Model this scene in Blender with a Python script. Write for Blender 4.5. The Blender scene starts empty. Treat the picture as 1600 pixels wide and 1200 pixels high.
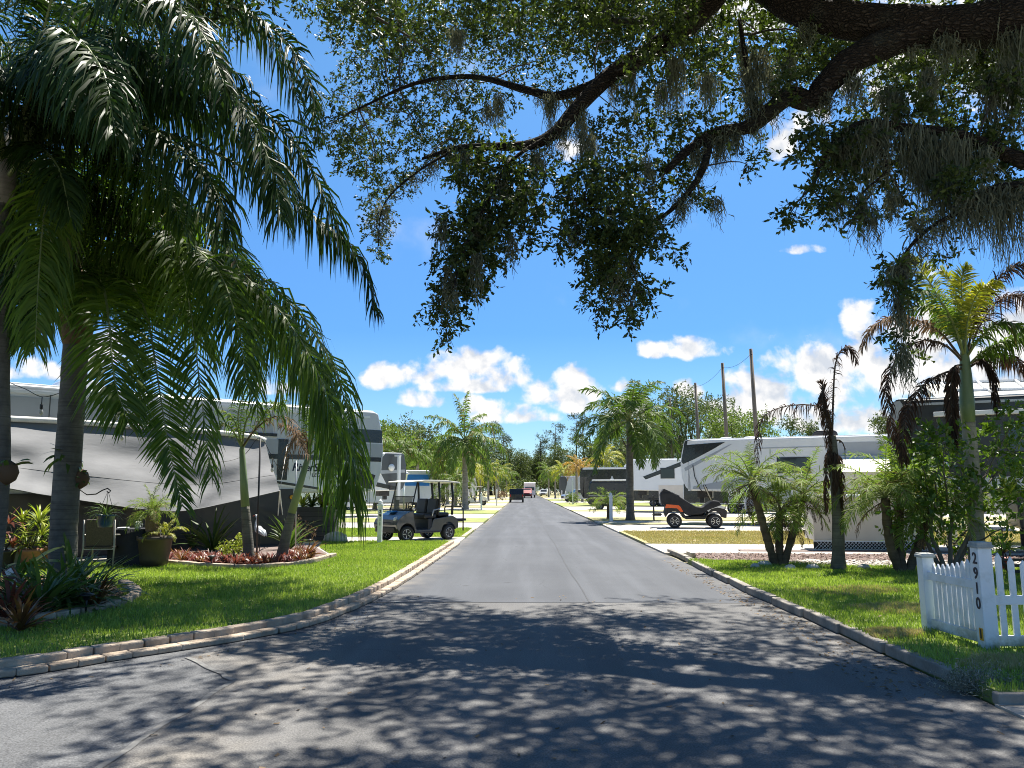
import bpy, bmesh, math, random
import numpy as np
from mathutils import Vector, Matrix
random.seed(7)
RG = np.random.default_rng(11)
SC = bpy.context.scene
COL = SC.collection
PI = math.pi
CAMZ, F = 1.6, 1200.0
YAW, PITCH = math.atan(20/1200), math.atan(165/1200)
# ------------------------------------------------------------------ camera
cam = bpy.data.cameras.new('camera'); co = bpy.data.objects.new('camera', cam); COL.objects.link(co)
cam.sensor_width = 36; cam.lens = 36*F/1600; cam.clip_start = .05; cam.clip_end = 4000
co.location = (0, 0, CAMZ); co.rotation_euler = (PI/2+PITCH, 0, YAW)
SC.camera = co
RM = co.rotation_euler.to_matrix()
def ray(px, py):
    return RM @ Vector(((px-800)/F, -(py-600)/F, -1))
def at(px, py, Y):
    """world point seen at a photo pixel, Y metres down the road"""
    d = ray(px, py); return Vector((0, 0, CAMZ)) + d*(Y/d.y)
def gd(px, py, z=0.0):
    d = ray(px, py); return Vector((0, 0, CAMZ)) + d*((z-CAMZ)/d.z)
# ------------------------------------------------------------------ mesh helpers
def link(name, me, parent=None, loc=None):
    o = bpy.data.objects.new(name, me); COL.objects.link(o)
    if parent is not None: o.parent = parent
    if loc is not None: o.location = loc
    return o
def tag(o, label=None, cat=None, group=None, kind=None):
    if label: o['label'] = label
    if cat: o['category'] = cat
    if group: o['group'] = group
    if kind: o['kind'] = kind
    return o
def thing(name, label, cat, loc=(0, 0, 0), rz=0.0, group=None):
    o = link(name, None, None, loc); o.rotation_euler = (0, 0, rz); o.empty_display_size = .2
    return tag(o, label, cat, group)
class MB:
    def __init__(s): s.v = []; s.f = []; s.m = []; s.s = []
    def add(s, V, Fs, mi=0, smooth=False):
        n = len(s.v); s.v += [tuple(p) for p in V]
        for f in Fs: s.f.append([i+n for i in f]); s.m.append(mi); s.s.append(smooth)
        return s
    def box(s, c, d, rz=0.0, mi=0, R=None):
        hx, hy, hz = d[0]/2, d[1]/2, d[2]/2
        M = R if R is not None else Matrix.Rotation(rz, 3, 'Z')
        V = [M @ Vector((x*hx, y*hy, z*hz)) + Vector(c) for x in (-1, 1) for y in (-1, 1) for z in (-1, 1)]
        return s.add(V, [(0,1,3,2),(4,6,7,5),(0,4,5,1),(2,3,7,6),(0,2,6,4),(1,5,7,3)], mi)
    def bar(s, a, b, w, h=None, mi=0):
        a, b = Vector(a), Vector(b); h = h or w; t = (b-a).normalized()
        u = t.cross(Vector((0, 0, 1)))
        u = u.normalized() if u.length > .01 else Vector((1, 0, 0))
        n = u.cross(t)
        V = [p + u*(i*w/2) + n*(j*h/2) for p in (a, b) for i, j in ((-1,-1),(1,-1),(1,1),(-1,1))]
        return s.add(V, [(0,3,2,1),(4,5,6,7),(0,1,5,4),(1,2,6,5),(2,3,7,6),(3,0,4,7)], mi)
    def tube(s, pts, r, n=8, mi=0, caps=True, smooth=True):
        P = [Vector(p) for p in pts]; k = len(P)
        rr = list(r) if hasattr(r, '__len__') else [r]*k
        u = None; V = []
        for i in range(k):
            t = (P[min(i+1, k-1)] - P[max(i-1, 0)]).normalized()
            if u is None:
                u = t.cross(Vector((0, 0, 1)))
                if u.length < .05: u = t.cross(Vector((1, 0, 0)))
            u = (u - t*u.dot(t)).normalized(); w = t.cross(u)
            for j in range(n):
                a = 2*PI*j/n; V.append(P[i] + (u*math.cos(a)+w*math.sin(a))*rr[i])
        Fs = [(i*n+j, i*n+(j+1) % n, (i+1)*n+(j+1) % n, (i+1)*n+j) for i in range(k-1) for j in range(n)]
        if caps: Fs += [tuple(range(n))[::-1], tuple((k-1)*n+j for j in range(n))]
        return s.add(V, Fs, mi, smooth)
    def lathe(s, prof, c=(0, 0, 0), n=16, mi=0, axis='z', smooth=True):
        c = Vector(c); V = []
        for r, z in prof:
            for j in range(n):
                a = 2*PI*j/n; x, y = r*math.cos(a), r*math.sin(a)
                V.append(c + (Vector((x, y, z)) if axis == 'z' else Vector((x, z, y)) if axis == 'y' else Vector((z, x, y))))
        k = len(prof)
        Fs = [(i*n+j, i*n+(j+1) % n, (i+1)*n+(j+1) % n, (i+1)*n+j) for i in range(k-1) for j in range(n)]
        if prof[0][0] > 1e-4: Fs.append(tuple(range(n))[::-1])
        if prof[-1][0] > 1e-4: Fs.append(tuple((k-1)*n+j for j in range(n)))
        return s.add(V, Fs, mi, smooth)
    def prism(s, poly, y0, y1, mi=0):
        """poly of (x, z) extruded from y0 to y1"""
        n = len(poly)
        V = [(x, y0, z) for x, z in poly] + [(x, y1, z) for x, z in poly]
        return s.add(V, [tuple(range(n)), tuple(range(n, 2*n))[::-1]] + [(i, i+n, (i+1) % n+n, (i+1) % n) for i in range(n)], mi)
    def sheet(s, poly, z, mi=0):
        return s.add([(x, y, z) for x, y in poly], [tuple(range(len(poly)))], mi)
    def slab(s, poly, z0, z1, mi=0):
        n = len(poly)
        V = [(x, y, z0) for x, y in poly] + [(x, y, z1) for x, y in poly]
        return s.add(V, [tuple(range(n))[::-1], tuple(range(n, 2*n))] + [(i, (i+1) % n, (i+1) % n+n, i+n) for i in range(n)], mi)
    def build(s, name, mats, parent=None, loc=None, bevel=0, seg=2, recalc=True):
        me = bpy.data.meshes.new(name); me.from_pydata(s.v, [], s.f)
        mats = mats if isinstance(mats, (list, tuple)) else [mats]
        for m in mats: me.materials.append(m)
        me.polygons.foreach_set('material_index', s.m); me.polygons.foreach_set('use_smooth', s.s)
        if recalc:
            bm = bmesh.new(); bm.from_mesh(me); bmesh.ops.recalc_face_normals(bm, faces=bm.faces); bm.to_mesh(me); bm.free()
        o = link(name, me, parent, loc)
        if bevel:
            b = o.modifiers.new('bevel', 'BEVEL'); b.width = bevel; b.segments = seg; b.limit_method = 'ANGLE'; b.angle_limit = .6
        return o
def np_mesh(name, V, Q, mats, mi=None, rnd=None, smooth=False):
    me = bpy.data.meshes.new(name); V = np.asarray(V, np.float32); Q = np.asarray(Q, np.int32); k = Q.shape[1]
    me.vertices.add(len(V)); me.vertices.foreach_set('co', V.ravel())
    me.loops.add(Q.size); me.loops.foreach_set('vertex_index', Q.ravel())
    me.polygons.add(len(Q)); me.polygons.foreach_set('loop_start', np.arange(0, Q.size, k, dtype=np.int32))
    mats = mats if isinstance(mats, (list, tuple)) else [mats]
    for m in mats: me.materials.append(m)
    if mi is not None: me.polygons.foreach_set('material_index', np.asarray(mi, np.int32))
    if smooth: me.polygons.foreach_set('use_smooth', np.ones(len(Q), bool))
    if rnd is not None:
        a = me.attributes.new('rnd', 'FLOAT', 'POINT'); a.data.foreach_set('value', np.asarray(rnd, np.float32))
    me.update(calc_edges=True)
    return me
def copy_tree(o, parent=None):
    c = o.copy(); COL.objects.link(c)
    if parent is not None: c.parent = parent
    for ch in list(o.children): copy_tree(ch, c)
    return c
def spline(pts, n):
    """Catmull-Rom through control points, n samples (numpy n x 3)"""
    P = np.array([tuple(p) for p in pts], float)
    if len(P) == 2: return P[0] + (P[1]-P[0])*np.linspace(0, 1, n)[:, None]
    P = np.vstack([2*P[0]-P[1], P, 2*P[-1]-P[-2]]); k = len(P)-3
    t = np.linspace(0, k-1e-6, n); i = t.astype(int); f = (t-i)[:, None]
    a, b, c, d = P[i], P[i+1], P[i+2], P[i+3]
    return .5*(2*b + (c-a)*f + (2*a-5*b+4*c-d)*f**2 + (3*b-a-3*c+d)*f**3)
def text_obj(name, body, size, mat, M, parent=None, shear=0.0, extrude=.002, align='CENTER', bold=0.0):
    cu = bpy.data.curves.new(name, 'FONT'); cu.body = body; cu.size = size; cu.extrude = extrude; cu.shear = shear
    cu.align_x = align; cu.align_y = 'CENTER'; cu.offset = bold
    t = bpy.data.objects.new(name, cu); COL.objects.link(t)
    dg = bpy.context.evaluated_depsgraph_get()
    me = bpy.data.meshes.new_from_object(t.evaluated_get(dg)); bpy.data.objects.remove(t)
    me.transform(M); me.materials.clear(); me.materials.append(mat); me.name = name
    return link(name, me, parent)
# ------------------------------------------------------------------ materials
def nt(name):
    m = bpy.data.materials.new(name); m.use_nodes = True; n = m.node_tree; n.nodes.clear()
    out = n.nodes.new('ShaderNodeOutputMaterial'); return m, n, out
def node(n, t, ins=None, **kw):
    x = n.nodes.new(t)
    for k, v in kw.items(): setattr(x, k, v)
    for k, v in (ins or {}).items():
        if isinstance(v, bpy.types.NodeSocket): n.links.new(v, x.inputs[k])
        else: x.inputs[k].default_value = v
    return x
def c4(c): return (c[0], c[1], c[2], 1)
def mixc(n, f, a, b, blend='MIX'):
    x = n.nodes.new('ShaderNodeMix'); x.data_type = 'RGBA'; x.blend_type = blend
    for i, v in ((0, f), (6, a), (7, b)):
        if isinstance(v, bpy.types.NodeSocket): n.links.new(v, x.inputs[i])
        elif i == 0: x.inputs[0].default_value = v
        else: x.inputs[i].default_value = c4(v)
    return x.outputs[2]
def ramp(n, f, a, b):
    return node(n, 'ShaderNodeMapRange', {0: f, 1: a, 2: b}, clamp=True).outputs[0]
def mat(name, col, rough=.6, var=.15, scale=6.0, bump=0.0, bscale=40.0, metal=0.0, spec=.5, col2=None, stretch=None, detail=5, coat=0.0, trans=0.0):
    m, n, out = nt(name)
    tc = node(n, 'ShaderNodeTexCoord'); src = tc.outputs['Object']
    if stretch: src = node(n, 'ShaderNodeMapping', {0: src, 3: stretch}).outputs[0]
    nz = node(n, 'ShaderNodeTexNoise', {0: src, 'Scale': scale, 'Detail': detail, 'Roughness': .6})
    hi = col2 if col2 else tuple(min(1, c*(1+var)) for c in col)
    lo = col if col2 else tuple(c*(1-var) for c in col)
    c = mixc(n, ramp(n, nz.outputs[0], .3, .7), lo, hi)
    p = node(n, 'ShaderNodeBsdfPrincipled', {'Base Color': c, 'Roughness': rough, 'Metallic': metal, 'Specular IOR Level': spec, 'Coat Weight': coat, 'Transmission Weight': trans})
    if bump:
        bz = node(n, 'ShaderNodeTexNoise', {0: src, 'Scale': bscale, 'Detail': 6})
        b = node(n, 'ShaderNodeBump', {'Strength': bump, 'Height': bz.outputs[0], 'Distance': .02})
        n.links.new(b.outputs[0], p.inputs['Normal'])
    n.links.new(p.outputs[0], out.inputs[0]); return m
def leafmat(name, a, b, trans=.4, rough=.45, tcol=None, spec=.4, brown=0.0):
    """leaf: colour spread by a per-leaf value, with light passing through the blade"""
    m, n, out = nt(name)
    at_ = node(n, 'ShaderNodeAttribute', attribute_name='rnd')
    c = mixc(n, at_.outputs['Fac'], a, b)
    if brown: c = mixc(n, ramp(n, at_.outputs['Fac'], .94-brown, .96-brown), c, (.17, .12, .06))
    p = node(n, 'ShaderNodeBsdfPrincipled', {'Base Color': c, 'Roughness': rough, 'Specular IOR Level': spec})
    tc = mixc(n, 1.0, c, tcol or (1.5, 1.6, .6), 'MULTIPLY')
    t = node(n, 'ShaderNodeBsdfTranslucent', {0: tc})
    x = node(n, 'ShaderNodeMixShader', {0: trans, 1: p.outputs[0], 2: t.outputs[0]})
    n.links.new(x.outputs[0], out.inputs[0]); return m
def asphalt(name, a, b, grain=140, spk=(.35, .34, .32), spka=.72, bump=.5, rough=.85, patch=.5, sandy=True, gr=(.45, 1.5)):
    m, n, out = nt(name)
    src = node(n, 'ShaderNodeTexCoord').outputs['Object']
    big = node(n, 'ShaderNodeTexNoise', {0: src, 'Scale': patch, 'Detail': 6, 'Roughness': .65})
    fine = node(n, 'ShaderNodeTexNoise', {0: src, 'Scale': grain, 'Detail': 3, 'Roughness': .7})
    streak = node(n, 'ShaderNodeTexNoise', {0: node(n, 'ShaderNodeMapping', {0: src, 3: (2.2, .12, 1)}).outputs[0], 'Scale': 1.0, 'Detail': 5})
    c = mixc(n, ramp(n, big.outputs[0], .35, .68), a, b)
    c = mixc(n, node(n, 'ShaderNodeMath', {0: ramp(n, streak.outputs[0], .45, .7), 1: .45}, operation='MULTIPLY').outputs[0], c, tuple(x*1.5 for x in b))
    # hairline cracks, oil drips and sand washed in along both edges
    ds = node(n, 'ShaderNodeTexNoise', {0: src, 'Scale': 1.5, 'Detail': 5})
    wp = node(n, 'ShaderNodeVectorMath', {0: src, 1: node(n, 'ShaderNodeVectorMath', {0: ds.outputs[1], 1: (.7, .7, 0)}, operation='MULTIPLY').outputs[0]}, operation='ADD').outputs[0]
    vo = node(n, 'ShaderNodeTexVoronoi', {0: wp, 'Scale': .55}, feature='DISTANCE_TO_EDGE')
    ck = node(n, 'ShaderNodeMath', {0: ramp(n, vo.outputs[0], .010, .0), 1: ramp(n, big.outputs[0], .48, .6)}, operation='MULTIPLY').outputs[0]
    c = mixc(n, node(n, 'ShaderNodeMath', {0: ck, 1: .42}, operation='MULTIPLY').outputs[0], c, (.022, .022, .024))
    oil = node(n, 'ShaderNodeTexNoise', {0: src, 'Scale': 2.3, 'Detail': 3}); c = mixc(n, node(n, 'ShaderNodeMath', {0: ramp(n, oil.outputs[0], .68, .76), 1: .55}, operation='MULTIPLY').outputs[0], c, (.035, .035, .037))
    xs = node(n, 'ShaderNodeSeparateXYZ', {0: src}).outputs[0]
    ed = node(n, 'ShaderNodeMath', {0: node(n, 'ShaderNodeMath', {0: xs, 1: .75}, operation='SUBTRACT').outputs[0]}, operation='ABSOLUTE').outputs[0]
    lane = node(n, 'ShaderNodeMath', {0: node(n, 'ShaderNodeMath', {0: ed, 1: 3.4}, operation='MULTIPLY').outputs[0]}, operation='COSINE').outputs[0]
    c = mixc(n, node(n, 'ShaderNodeMath', {0: ramp(n, lane, -.2, 1.0), 1: .22}, operation='MULTIPLY').outputs[0], c, tuple(x*.62 for x in a))
    sand = node(n, 'ShaderNodeMath', {0: ramp(n, ed, 2.25, 2.8), 1: ramp(n, ds.outputs[0], .38, .62)}, operation='MULTIPLY').outputs[0]
    c = mixc(n, node(n, 'ShaderNodeMath', {0: sand, 1: .45 if sandy else 0.0}, operation='MULTIPLY').outputs[0], c, (.25, .22, .18))
    g = ramp(n, fine.outputs[0], .3, .72)
    c = mixc(n, 1.0, c, mixc(n, g, (gr[0],)*3, (gr[1],)*3), 'MULTIPLY')
    c = mixc(n, ramp(n, fine.outputs[0], spka, spka+.06), c, spk)
    p = node(n, 'ShaderNodeBsdfPrincipled', {'Base Color': c, 'Roughness': rough, 'Specular IOR Level': .35})
    bn = node(n, 'ShaderNodeBump', {'Strength': bump, 'Height': fine.outputs[0], 'Distance': .006})
    n.links.new(bn.outputs[0], p.inputs['Normal']); n.links.new(p.outputs[0], out.inputs[0]); return m
def ringed(name, a, b, dark, freq=26.0, amt=.6, rough=.85, green=None):
    """palm trunk: uneven ring scars up the trunk"""
    m, n, out = nt(name)
    src = node(n, 'ShaderNodeTexCoord').outputs['Object']
    nz = node(n, 'ShaderNodeTexNoise', {0: src, 'Scale': 3.5, 'Detail': 6, 'Roughness': .65})
    st = node(n, 'ShaderNodeTexNoise', {0: node(n, 'ShaderNodeMapping', {0: src, 3: (1, 1, freq)}).outputs[0], 'Scale': 1.2, 'Detail': 5})
    c = mixc(n, ramp(n, nz.outputs[0], .35, .65), a, b)
    c = mixc(n, node(n, 'ShaderNodeMath', {0: ramp(n, st.outputs[0], .5, .72), 1: amt}, operation='MULTIPLY').outputs[0], c, dark)
    p = node(n, 'ShaderNodeBsdfPrincipled', {'Base Color': c, 'Roughness': rough, 'Specular IOR Level': .3})
    bn = node(n, 'ShaderNodeBump', {'Strength': .5, 'Height': st.outputs[0], 'Distance': .02})
    n.links.new(bn.outputs[0], p.inputs['Normal']); n.links.new(p.outputs[0], out.inputs[0]); return m
def glassmat(name, col=(.02, .025, .03), rough=.05, alpha=None):
    m, n, out = nt(name)
    p = node(n, 'ShaderNodeBsdfPrincipled', {'Base Color': c4(col), 'Roughness': rough, 'Specular IOR Level': .6})
    if alpha is None: n.links.new(p.outputs[0], out.inputs[0])
    else:
        t = node(n, 'ShaderNodeBsdfTransparent', {0: (.55, .55, .5, 1)})
        x = node(n, 'ShaderNodeMixShader', {0: alpha, 1: t.outputs[0], 2: p.outputs[0]}); n.links.new(x.outputs[0], out.inputs[0])
    return m
M = {}
M['asph_old'] = asphalt('asphalt_worn', (.10, .098, .097), (.135, .132, .128), 75, spka=.70, bump=.6)
M['asph_side'] = asphalt('asphalt_side', (.085, .088, .093), (.12, .122, .126), 70, spka=.72, bump=.6, sandy=False)
M['asph_new'] = asphalt('asphalt_sealed', (.062, .066, .075), (.082, .087, .097), 60, spk=(.2, .2, .21), spka=.78, bump=.25, patch=.35, gr=(.72, 1.25))
M['ground'] = mat('sandy_ground', (.20, .19, .10), .9, scale=.6, col2=(.32, .28, .17), bump=.3)
M['concrete'] = mat('pad_concrete', (.34, .315, .275), .85, scale=1.2, col2=(.48, .45, .395), bump=.15)
M['lawn'] = mat('lawn_soil', (.12, .17, .035), .9, scale=5, col2=(.24, .27, .08), bump=.5)
M['dry'] = mat('dry_grass', (.36, .29, .17), .95, scale=1.1, col2=(.26, .27, .09), bump=.6)
M['fargrass'] = mat('far_grass', (.14, .20, .04), .95, scale=1.0, col2=(.30, .29, .10), bump=.6)
M['mulch'] = mat('mulch', (.045, .028, .018), .95, scale=14, col2=(.16, .11, .075), bump=1.0, bscale=30)
M['redmulch'] = mat('red_mulch', (.08, .055, .046), .95, scale=16, col2=(.26, .20, .18), bump=1.0, bscale=26)
M['pebble'] = mat('pebbles', (.25, .21, .18), .9, scale=26, col2=(.58, .54, .50), bump=1.0, bscale=30)
M['paver'] = mat('kerb_paver', (.27, .205, .145), .9, scale=5, col2=(.46, .385, .30), bump=.7, bscale=25)
M['edging'] = mat('kerb_concrete', (.17, .15, .125), .9, scale=4, col2=(.34, .31, .27), bump=.5, bscale=20)
M['white'] = mat('white_vinyl', (.80, .81, .82), .4, .04, 3)
M['gelcoat'] = mat('rv_white', (.74, .75, .76), .25, .03, 1.5, coat=.3)
M['rvgrey'] = mat('rv_silver_grey', (.36, .38, .41), .3, .05, 1.5, coat=.3)
M['rvlight'] = mat('rv_light_grey', (.55, .57, .60), .3, .05, 1.5, coat=.3)
M['rvdark'] = mat('rv_charcoal', (.075, .08, .088), .3, .1, 1.5, coat=.3)
M['rvdeep'] = mat('rv_deep_grey', (.028, .029, .032), .35, .1, 1.5, coat=.15)
def fencemat():
    m, n, out = nt('weathered_vinyl'); src = node(n, 'ShaderNodeTexCoord').outputs['Object']
    nz = node(n, 'ShaderNodeTexNoise', {0: src, 'Scale': 5.0, 'Detail': 8, 'Roughness': .65}); z = node(n, 'ShaderNodeSeparateXYZ', {0: src}).outputs[2]
    c = mixc(n, ramp(n, nz.outputs[0], .52, .78), (.82, .83, .84), (.60, .61, .57))
    # soil splashed up the foot of the boards
    f = node(n, 'ShaderNodeMath', {0: ramp(n, z, .20, .03), 1: ramp(n, nz.outputs[0], .35, .6)}, operation='MULTIPLY').outputs[0]
    c = mixc(n, f, c, (.30, .29, .20)); p = node(n, 'ShaderNodeBsdfPrincipled', {'Base Color': c, 'Roughness': .5}); n.links.new(p.outputs[0], out.inputs[0]); return m
M['fencewhite'] = fencemat()
M['rvblack'] = mat('rv_black', (.015, .016, .018), .25, .1, 2, coat=.4)
M['cream'] = mat('cream_vinyl', (.66, .60, .52), .6, .06, 2)
M['black'] = mat('black_plastic', (.018, .018, .02), .5, .2, 5)
M['blackcloth'] = mat('black_cloth', (.02, .021, .025), .85, .3, 4, bump=.3, bscale=12)
M['tyre'] = mat('tyre_rubber', (.025, .025, .026), .8, .2, 8)
M['rim'] = mat('alloy_rim', (.62, .63, .65), .3, .05, 5, metal=.9)
M['steel'] = mat('steel', (.45, .46, .48), .35, .1, 5, metal=.8)
M['cartgrey'] = mat('graphite_paint', (.075, .08, .088), .28, .08, 3, metal=.4, coat=.6)
M['orange'] = mat('orange_paint', (.75, .11, .02), .3, .08, 3, coat=.5)
M['redpaint'] = mat('dark_red_paint', (.22, .012, .016), .25, .08, 2, coat=.6)
M['silverpaint'] = mat('silver_paint', (.40, .42, .44), .3, .05, 2, metal=.5, coat=.5)
M['roofcream'] = mat('roof_cream', (.72, .69, .60), .45, .05, 3)
M['glass'] = glassmat('dark_glass')
M['tint'] = glassmat('tinted_glass', (.03, .028, .02), .25, .5)
M['tarp'] = mat('grey_screen_cloth', (.150, .153, .160), .9, scale=1.2, col2=(.200, .203, .210), bump=.25, bscale=5, stretch=(1, 1, 3))
M['tarpwhite'] = mat('white_screen_roll', (.72, .71, .68), .8, .1, 5)
M['blue'] = mat('blue_canvas', (.03, .22, .62), .6, .1, 3)
M['teal'] = mat('blue_glaze', (.035, .09, .12), .3, .3, 6, coat=.4)
M['brownpot'] = mat('brown_pot', (.05, .038, .028), .5, .2, 5)
M['terracotta'] = mat('terracotta', (.22, .10, .05), .7, .2, 6)
M['redpot'] = mat('red_pot', (.30, .02, .012), .5, .2, 5)
M['wicker'] = mat('brown_sling', (.055, .042, .03), .7, .35, 40)
M['alu'] = mat('grey_aluminium', (.30, .29, .27), .45, .1, 6, metal=.3)
M['box'] = mat('charcoal_slats', (.055, .058, .06), .6, .15, 3)
M['wood'] = mat('pole_wood', (.15, .125, .10), .85, .25, 3, stretch=(4, 4, .4), bump=.3)
def barkmat():
    m, n, out = nt('oak_bark'); src = node(n, 'ShaderNodeTexCoord').outputs['Object']
    ds = node(n, 'ShaderNodeTexNoise', {0: src, 'Scale': 5.0, 'Detail': 4})
    wp = node(n, 'ShaderNodeVectorMath', {0: src, 1: node(n, 'ShaderNodeVectorMath', {0: ds.outputs[1], 1: (.16, .16, .16)}, operation='MULTIPLY').outputs[0]}, operation='ADD').outputs[0]
    mp = node(n, 'ShaderNodeMapping', {0: wp, 3: (.30, 1.0, 1.0)}).outputs[0]
    v = node(n, 'ShaderNodeTexVoronoi', {0: mp, 'Scale': 24.0}, feature='DISTANCE_TO_EDGE')
    nz = node(n, 'ShaderNodeTexNoise', {0: src, 'Scale': 30.0, 'Detail': 6}); big = node(n, 'ShaderNodeTexNoise', {0: src, 'Scale': 1.6, 'Detail': 4})
    r = ramp(n, v.outputs[0], .0, .30); c = mixc(n, r, (.020, .015, .011), mixc(n, nz.outputs[0], (.026, .020, .015), (.072, .056, .044)))
    c = mixc(n, ramp(n, big.outputs[0], .55, .75), c, (.05, .052, .04))
    h = node(n, 'ShaderNodeMath', {0: r, 1: node(n, 'ShaderNodeMath', {0: nz.outputs[0], 1: .35}, operation='MULTIPLY').outputs[0]}, operation='ADD').outputs[0]
    p = node(n, 'ShaderNodeBsdfPrincipled', {'Base Color': c, 'Roughness': .95, 'Specular IOR Level': .15})
    b = node(n, 'ShaderNodeBump', {'Strength': 1.0, 'Height': h, 'Distance': .05}); n.links.new(b.outputs[0], p.inputs['Normal']); n.links.new(p.outputs[0], out.inputs[0]); return m
M['bark'] = barkmat()
M['twig'] = mat('twig_bark', (.05, .042, .035), .95, .3, 8)
M['palmgrey'] = ringed('palm_trunk_grey', (.085, .08, .07), (.165, .155, .13), (.035, .03, .025))
M['palmpale'] = ringed('palm_trunk_pale', (.24, .215, .18), (.38, .345, .29), (.13, .11, .09), 18)
M['palmbrown'] = ringed('palm_trunk_brown', (.065, .045, .03), (.15, .11, .07), (.025, .018, .012), 14)
M['shaft'] = mat('palm_crownshaft', (.11, .17, .075), .5, scale=3, col2=(.20, .25, .13), stretch=(1, 1, .3))
M['thatch'] = mat('palm_fibre', (.10, .065, .038), .95, scale=9, col2=(.22, .15, .09), bump=.8)
M['rachis'] = mat('frond_rachis', (.13, .17, .05), .5, scale=4, col2=(.24, .26, .10))
M['rachisbrown'] = mat('frond_rachis_brown', (.06, .04, .025), .7, .2, 4)
M['queen'] = leafmat('queen_palm_leaf_lit', (.040, .085, .016), (.150, .215, .042), .52, .42, (1.3, 1.5, .5), .28, .015)  # lighter copy of the leaf, brightened to stand in for sun on the fronds
M['queenshaded'] = leafmat('queen_palm_leaf_shaded', (.014, .034, .009), (.048, .082, .019), .24, .45, (1.1, 1.35, .5), .16)  # darker copy of the leaf, shade of the upper crowns put into its colour
M['kingleaf'] = leafmat('king_palm_leaf', (.042, .082, .022), (.115, .165, .045), .34, .5, (1.2, 1.4, .5), .14)
M['queenlight'] = leafmat('mid_palm_leaf', (.075, .13, .030), (.16, .22, .06), .38, .5, (1.2, 1.4, .5), .15, .08)
M['yellowpalm'] = leafmat('yellow_palm_leaf', (.17, .21, .03), (.38, .34, .04), .4, .5, (1.2, 1.3, .5))
M['goldpalm'] = leafmat('golden_palm_leaf', (.34, .22, .05), (.45, .30, .07), .35, .6, (1.2, 1.1, .5))
M['pygmy'] = leafmat('pygmy_palm_leaf', (.11, .17, .035), (.25, .30, .075), .38, .55, (1.2, 1.4, .5), .12, .10)
M['deadpalm'] = leafmat('dead_palm_leaf', (.030, .020, .015), (.095, .060, .045), .18, .8, (1.3, 1.0, .7), .15)
M['tanpalm'] = leafmat('tan_palm_leaf', (.14, .09, .055), (.28, .19, .12), .2, .8, (1.1, 1.0, .8), .15)
M['oakleaf'] = leafmat('live_oak_leaf', (.013, .024, .008), (.075, .105, .028), .30, .5, (1.5, 1.6, .5), .22)
M['moss'] = leafmat('spanish_moss', (.085, .093, .06), (.215, .225, .155), .4, .95, (1.1, 1.05, .9), .05)
M['treeleaf'] = leafmat('far_tree_leaf', (.055, .085, .028), (.13, .165, .055), .25, .6, (1.2, 1.3, .6))
M['treeleafb'] = leafmat('bright_tree_leaf', (.08, .14, .022), (.18, .24, .05), .3, .55, (1.2, 1.3, .5))
M['pineleaf'] = leafmat('pine_leaf', (.04, .062, .028), (.095, .115, .055), .2, .7, (1.1, 1.2, .7))
M['seagrape'] = leafmat('shrub_leaf', (.045, .095, .014), (.12, .19, .03), .38, .42, (1.3, 1.4, .4))
M['strap'] = leafmat('strap_leaf', (.045, .085, .022), (.12, .18, .045), .3, .4, (1.2, 1.4, .5))
M['lime'] = leafmat('lime_leaf', (.16, .22, .03), (.36, .38, .07), .35, .4, (1.2, 1.3, .5))
M['bromred'] = leafmat('red_bromeliad_leaf', (.10, .030, .020), (.22, .085, .055), .3, .4, (1.3, .9, .7))
M['brompink'] = leafmat('pink_bromeliad_leaf', (.13, .045, .045), (.30, .14, .125), .3, .4, (1.2, .9, .8))
M['brombrown'] = leafmat('bronze_bromeliad_leaf', (.10, .045, .020), (.20, .12, .04), .3, .4, (1.2, 1.0, .6))
M['mosslit'] = leafmat('fallen_moss_lit', (.22, .215, .175), (.46, .45, .38), .35, .95, (1.1, 1.05, .9), .05)  # moss colour lightened as if sun fell on the clump
M['redchip'] = leafmat('red_chip', (.10, .062, .05), (.33, .25, .22), .1, .9, (1, 1, 1), .1)
M['stonechip'] = leafmat('stone_chip', (.25, .22, .19), (.62, .58, .53), .05, .9, (1, 1, 1), .1)
M['grass'] = leafmat('grass_blade', (.13, .225, .030), (.39, .47, .13), .42, .5, (1.2, 1.3, .5), .25)
M['drygrass'] = leafmat('dry_grass_blade', (.27, .27, .09), (.55, .45, .27), .3, .7, (1.1, 1.1, .6), .1)
M['litter'] = leafmat('dead_leaf', (.10, .065, .035), (.30, .22, .14), .2, .8, (1, 1, .8), .1)
M['bulb'] = glassmat('bulb_glass', (.75, .75, .72), .1, .5)
M['digit'] = mat('black_digit', (.008, .01, .03), .5, 0, 3)
M['yellow'] = mat('yellow_tag', (.75, .36, .02), .6, .05, 3)
M['capgrey'] = mat('weathered_cap', (.40, .40, .37), .8, .25, 9)
M['rock'] = mat('white_rock', (.5, .49, .47), .9, .2, 5, bump=.6, bscale=8)
M['lamp'] = mat('lamp_red', (.4, .02, .02), .2, 0, 3)
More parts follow.
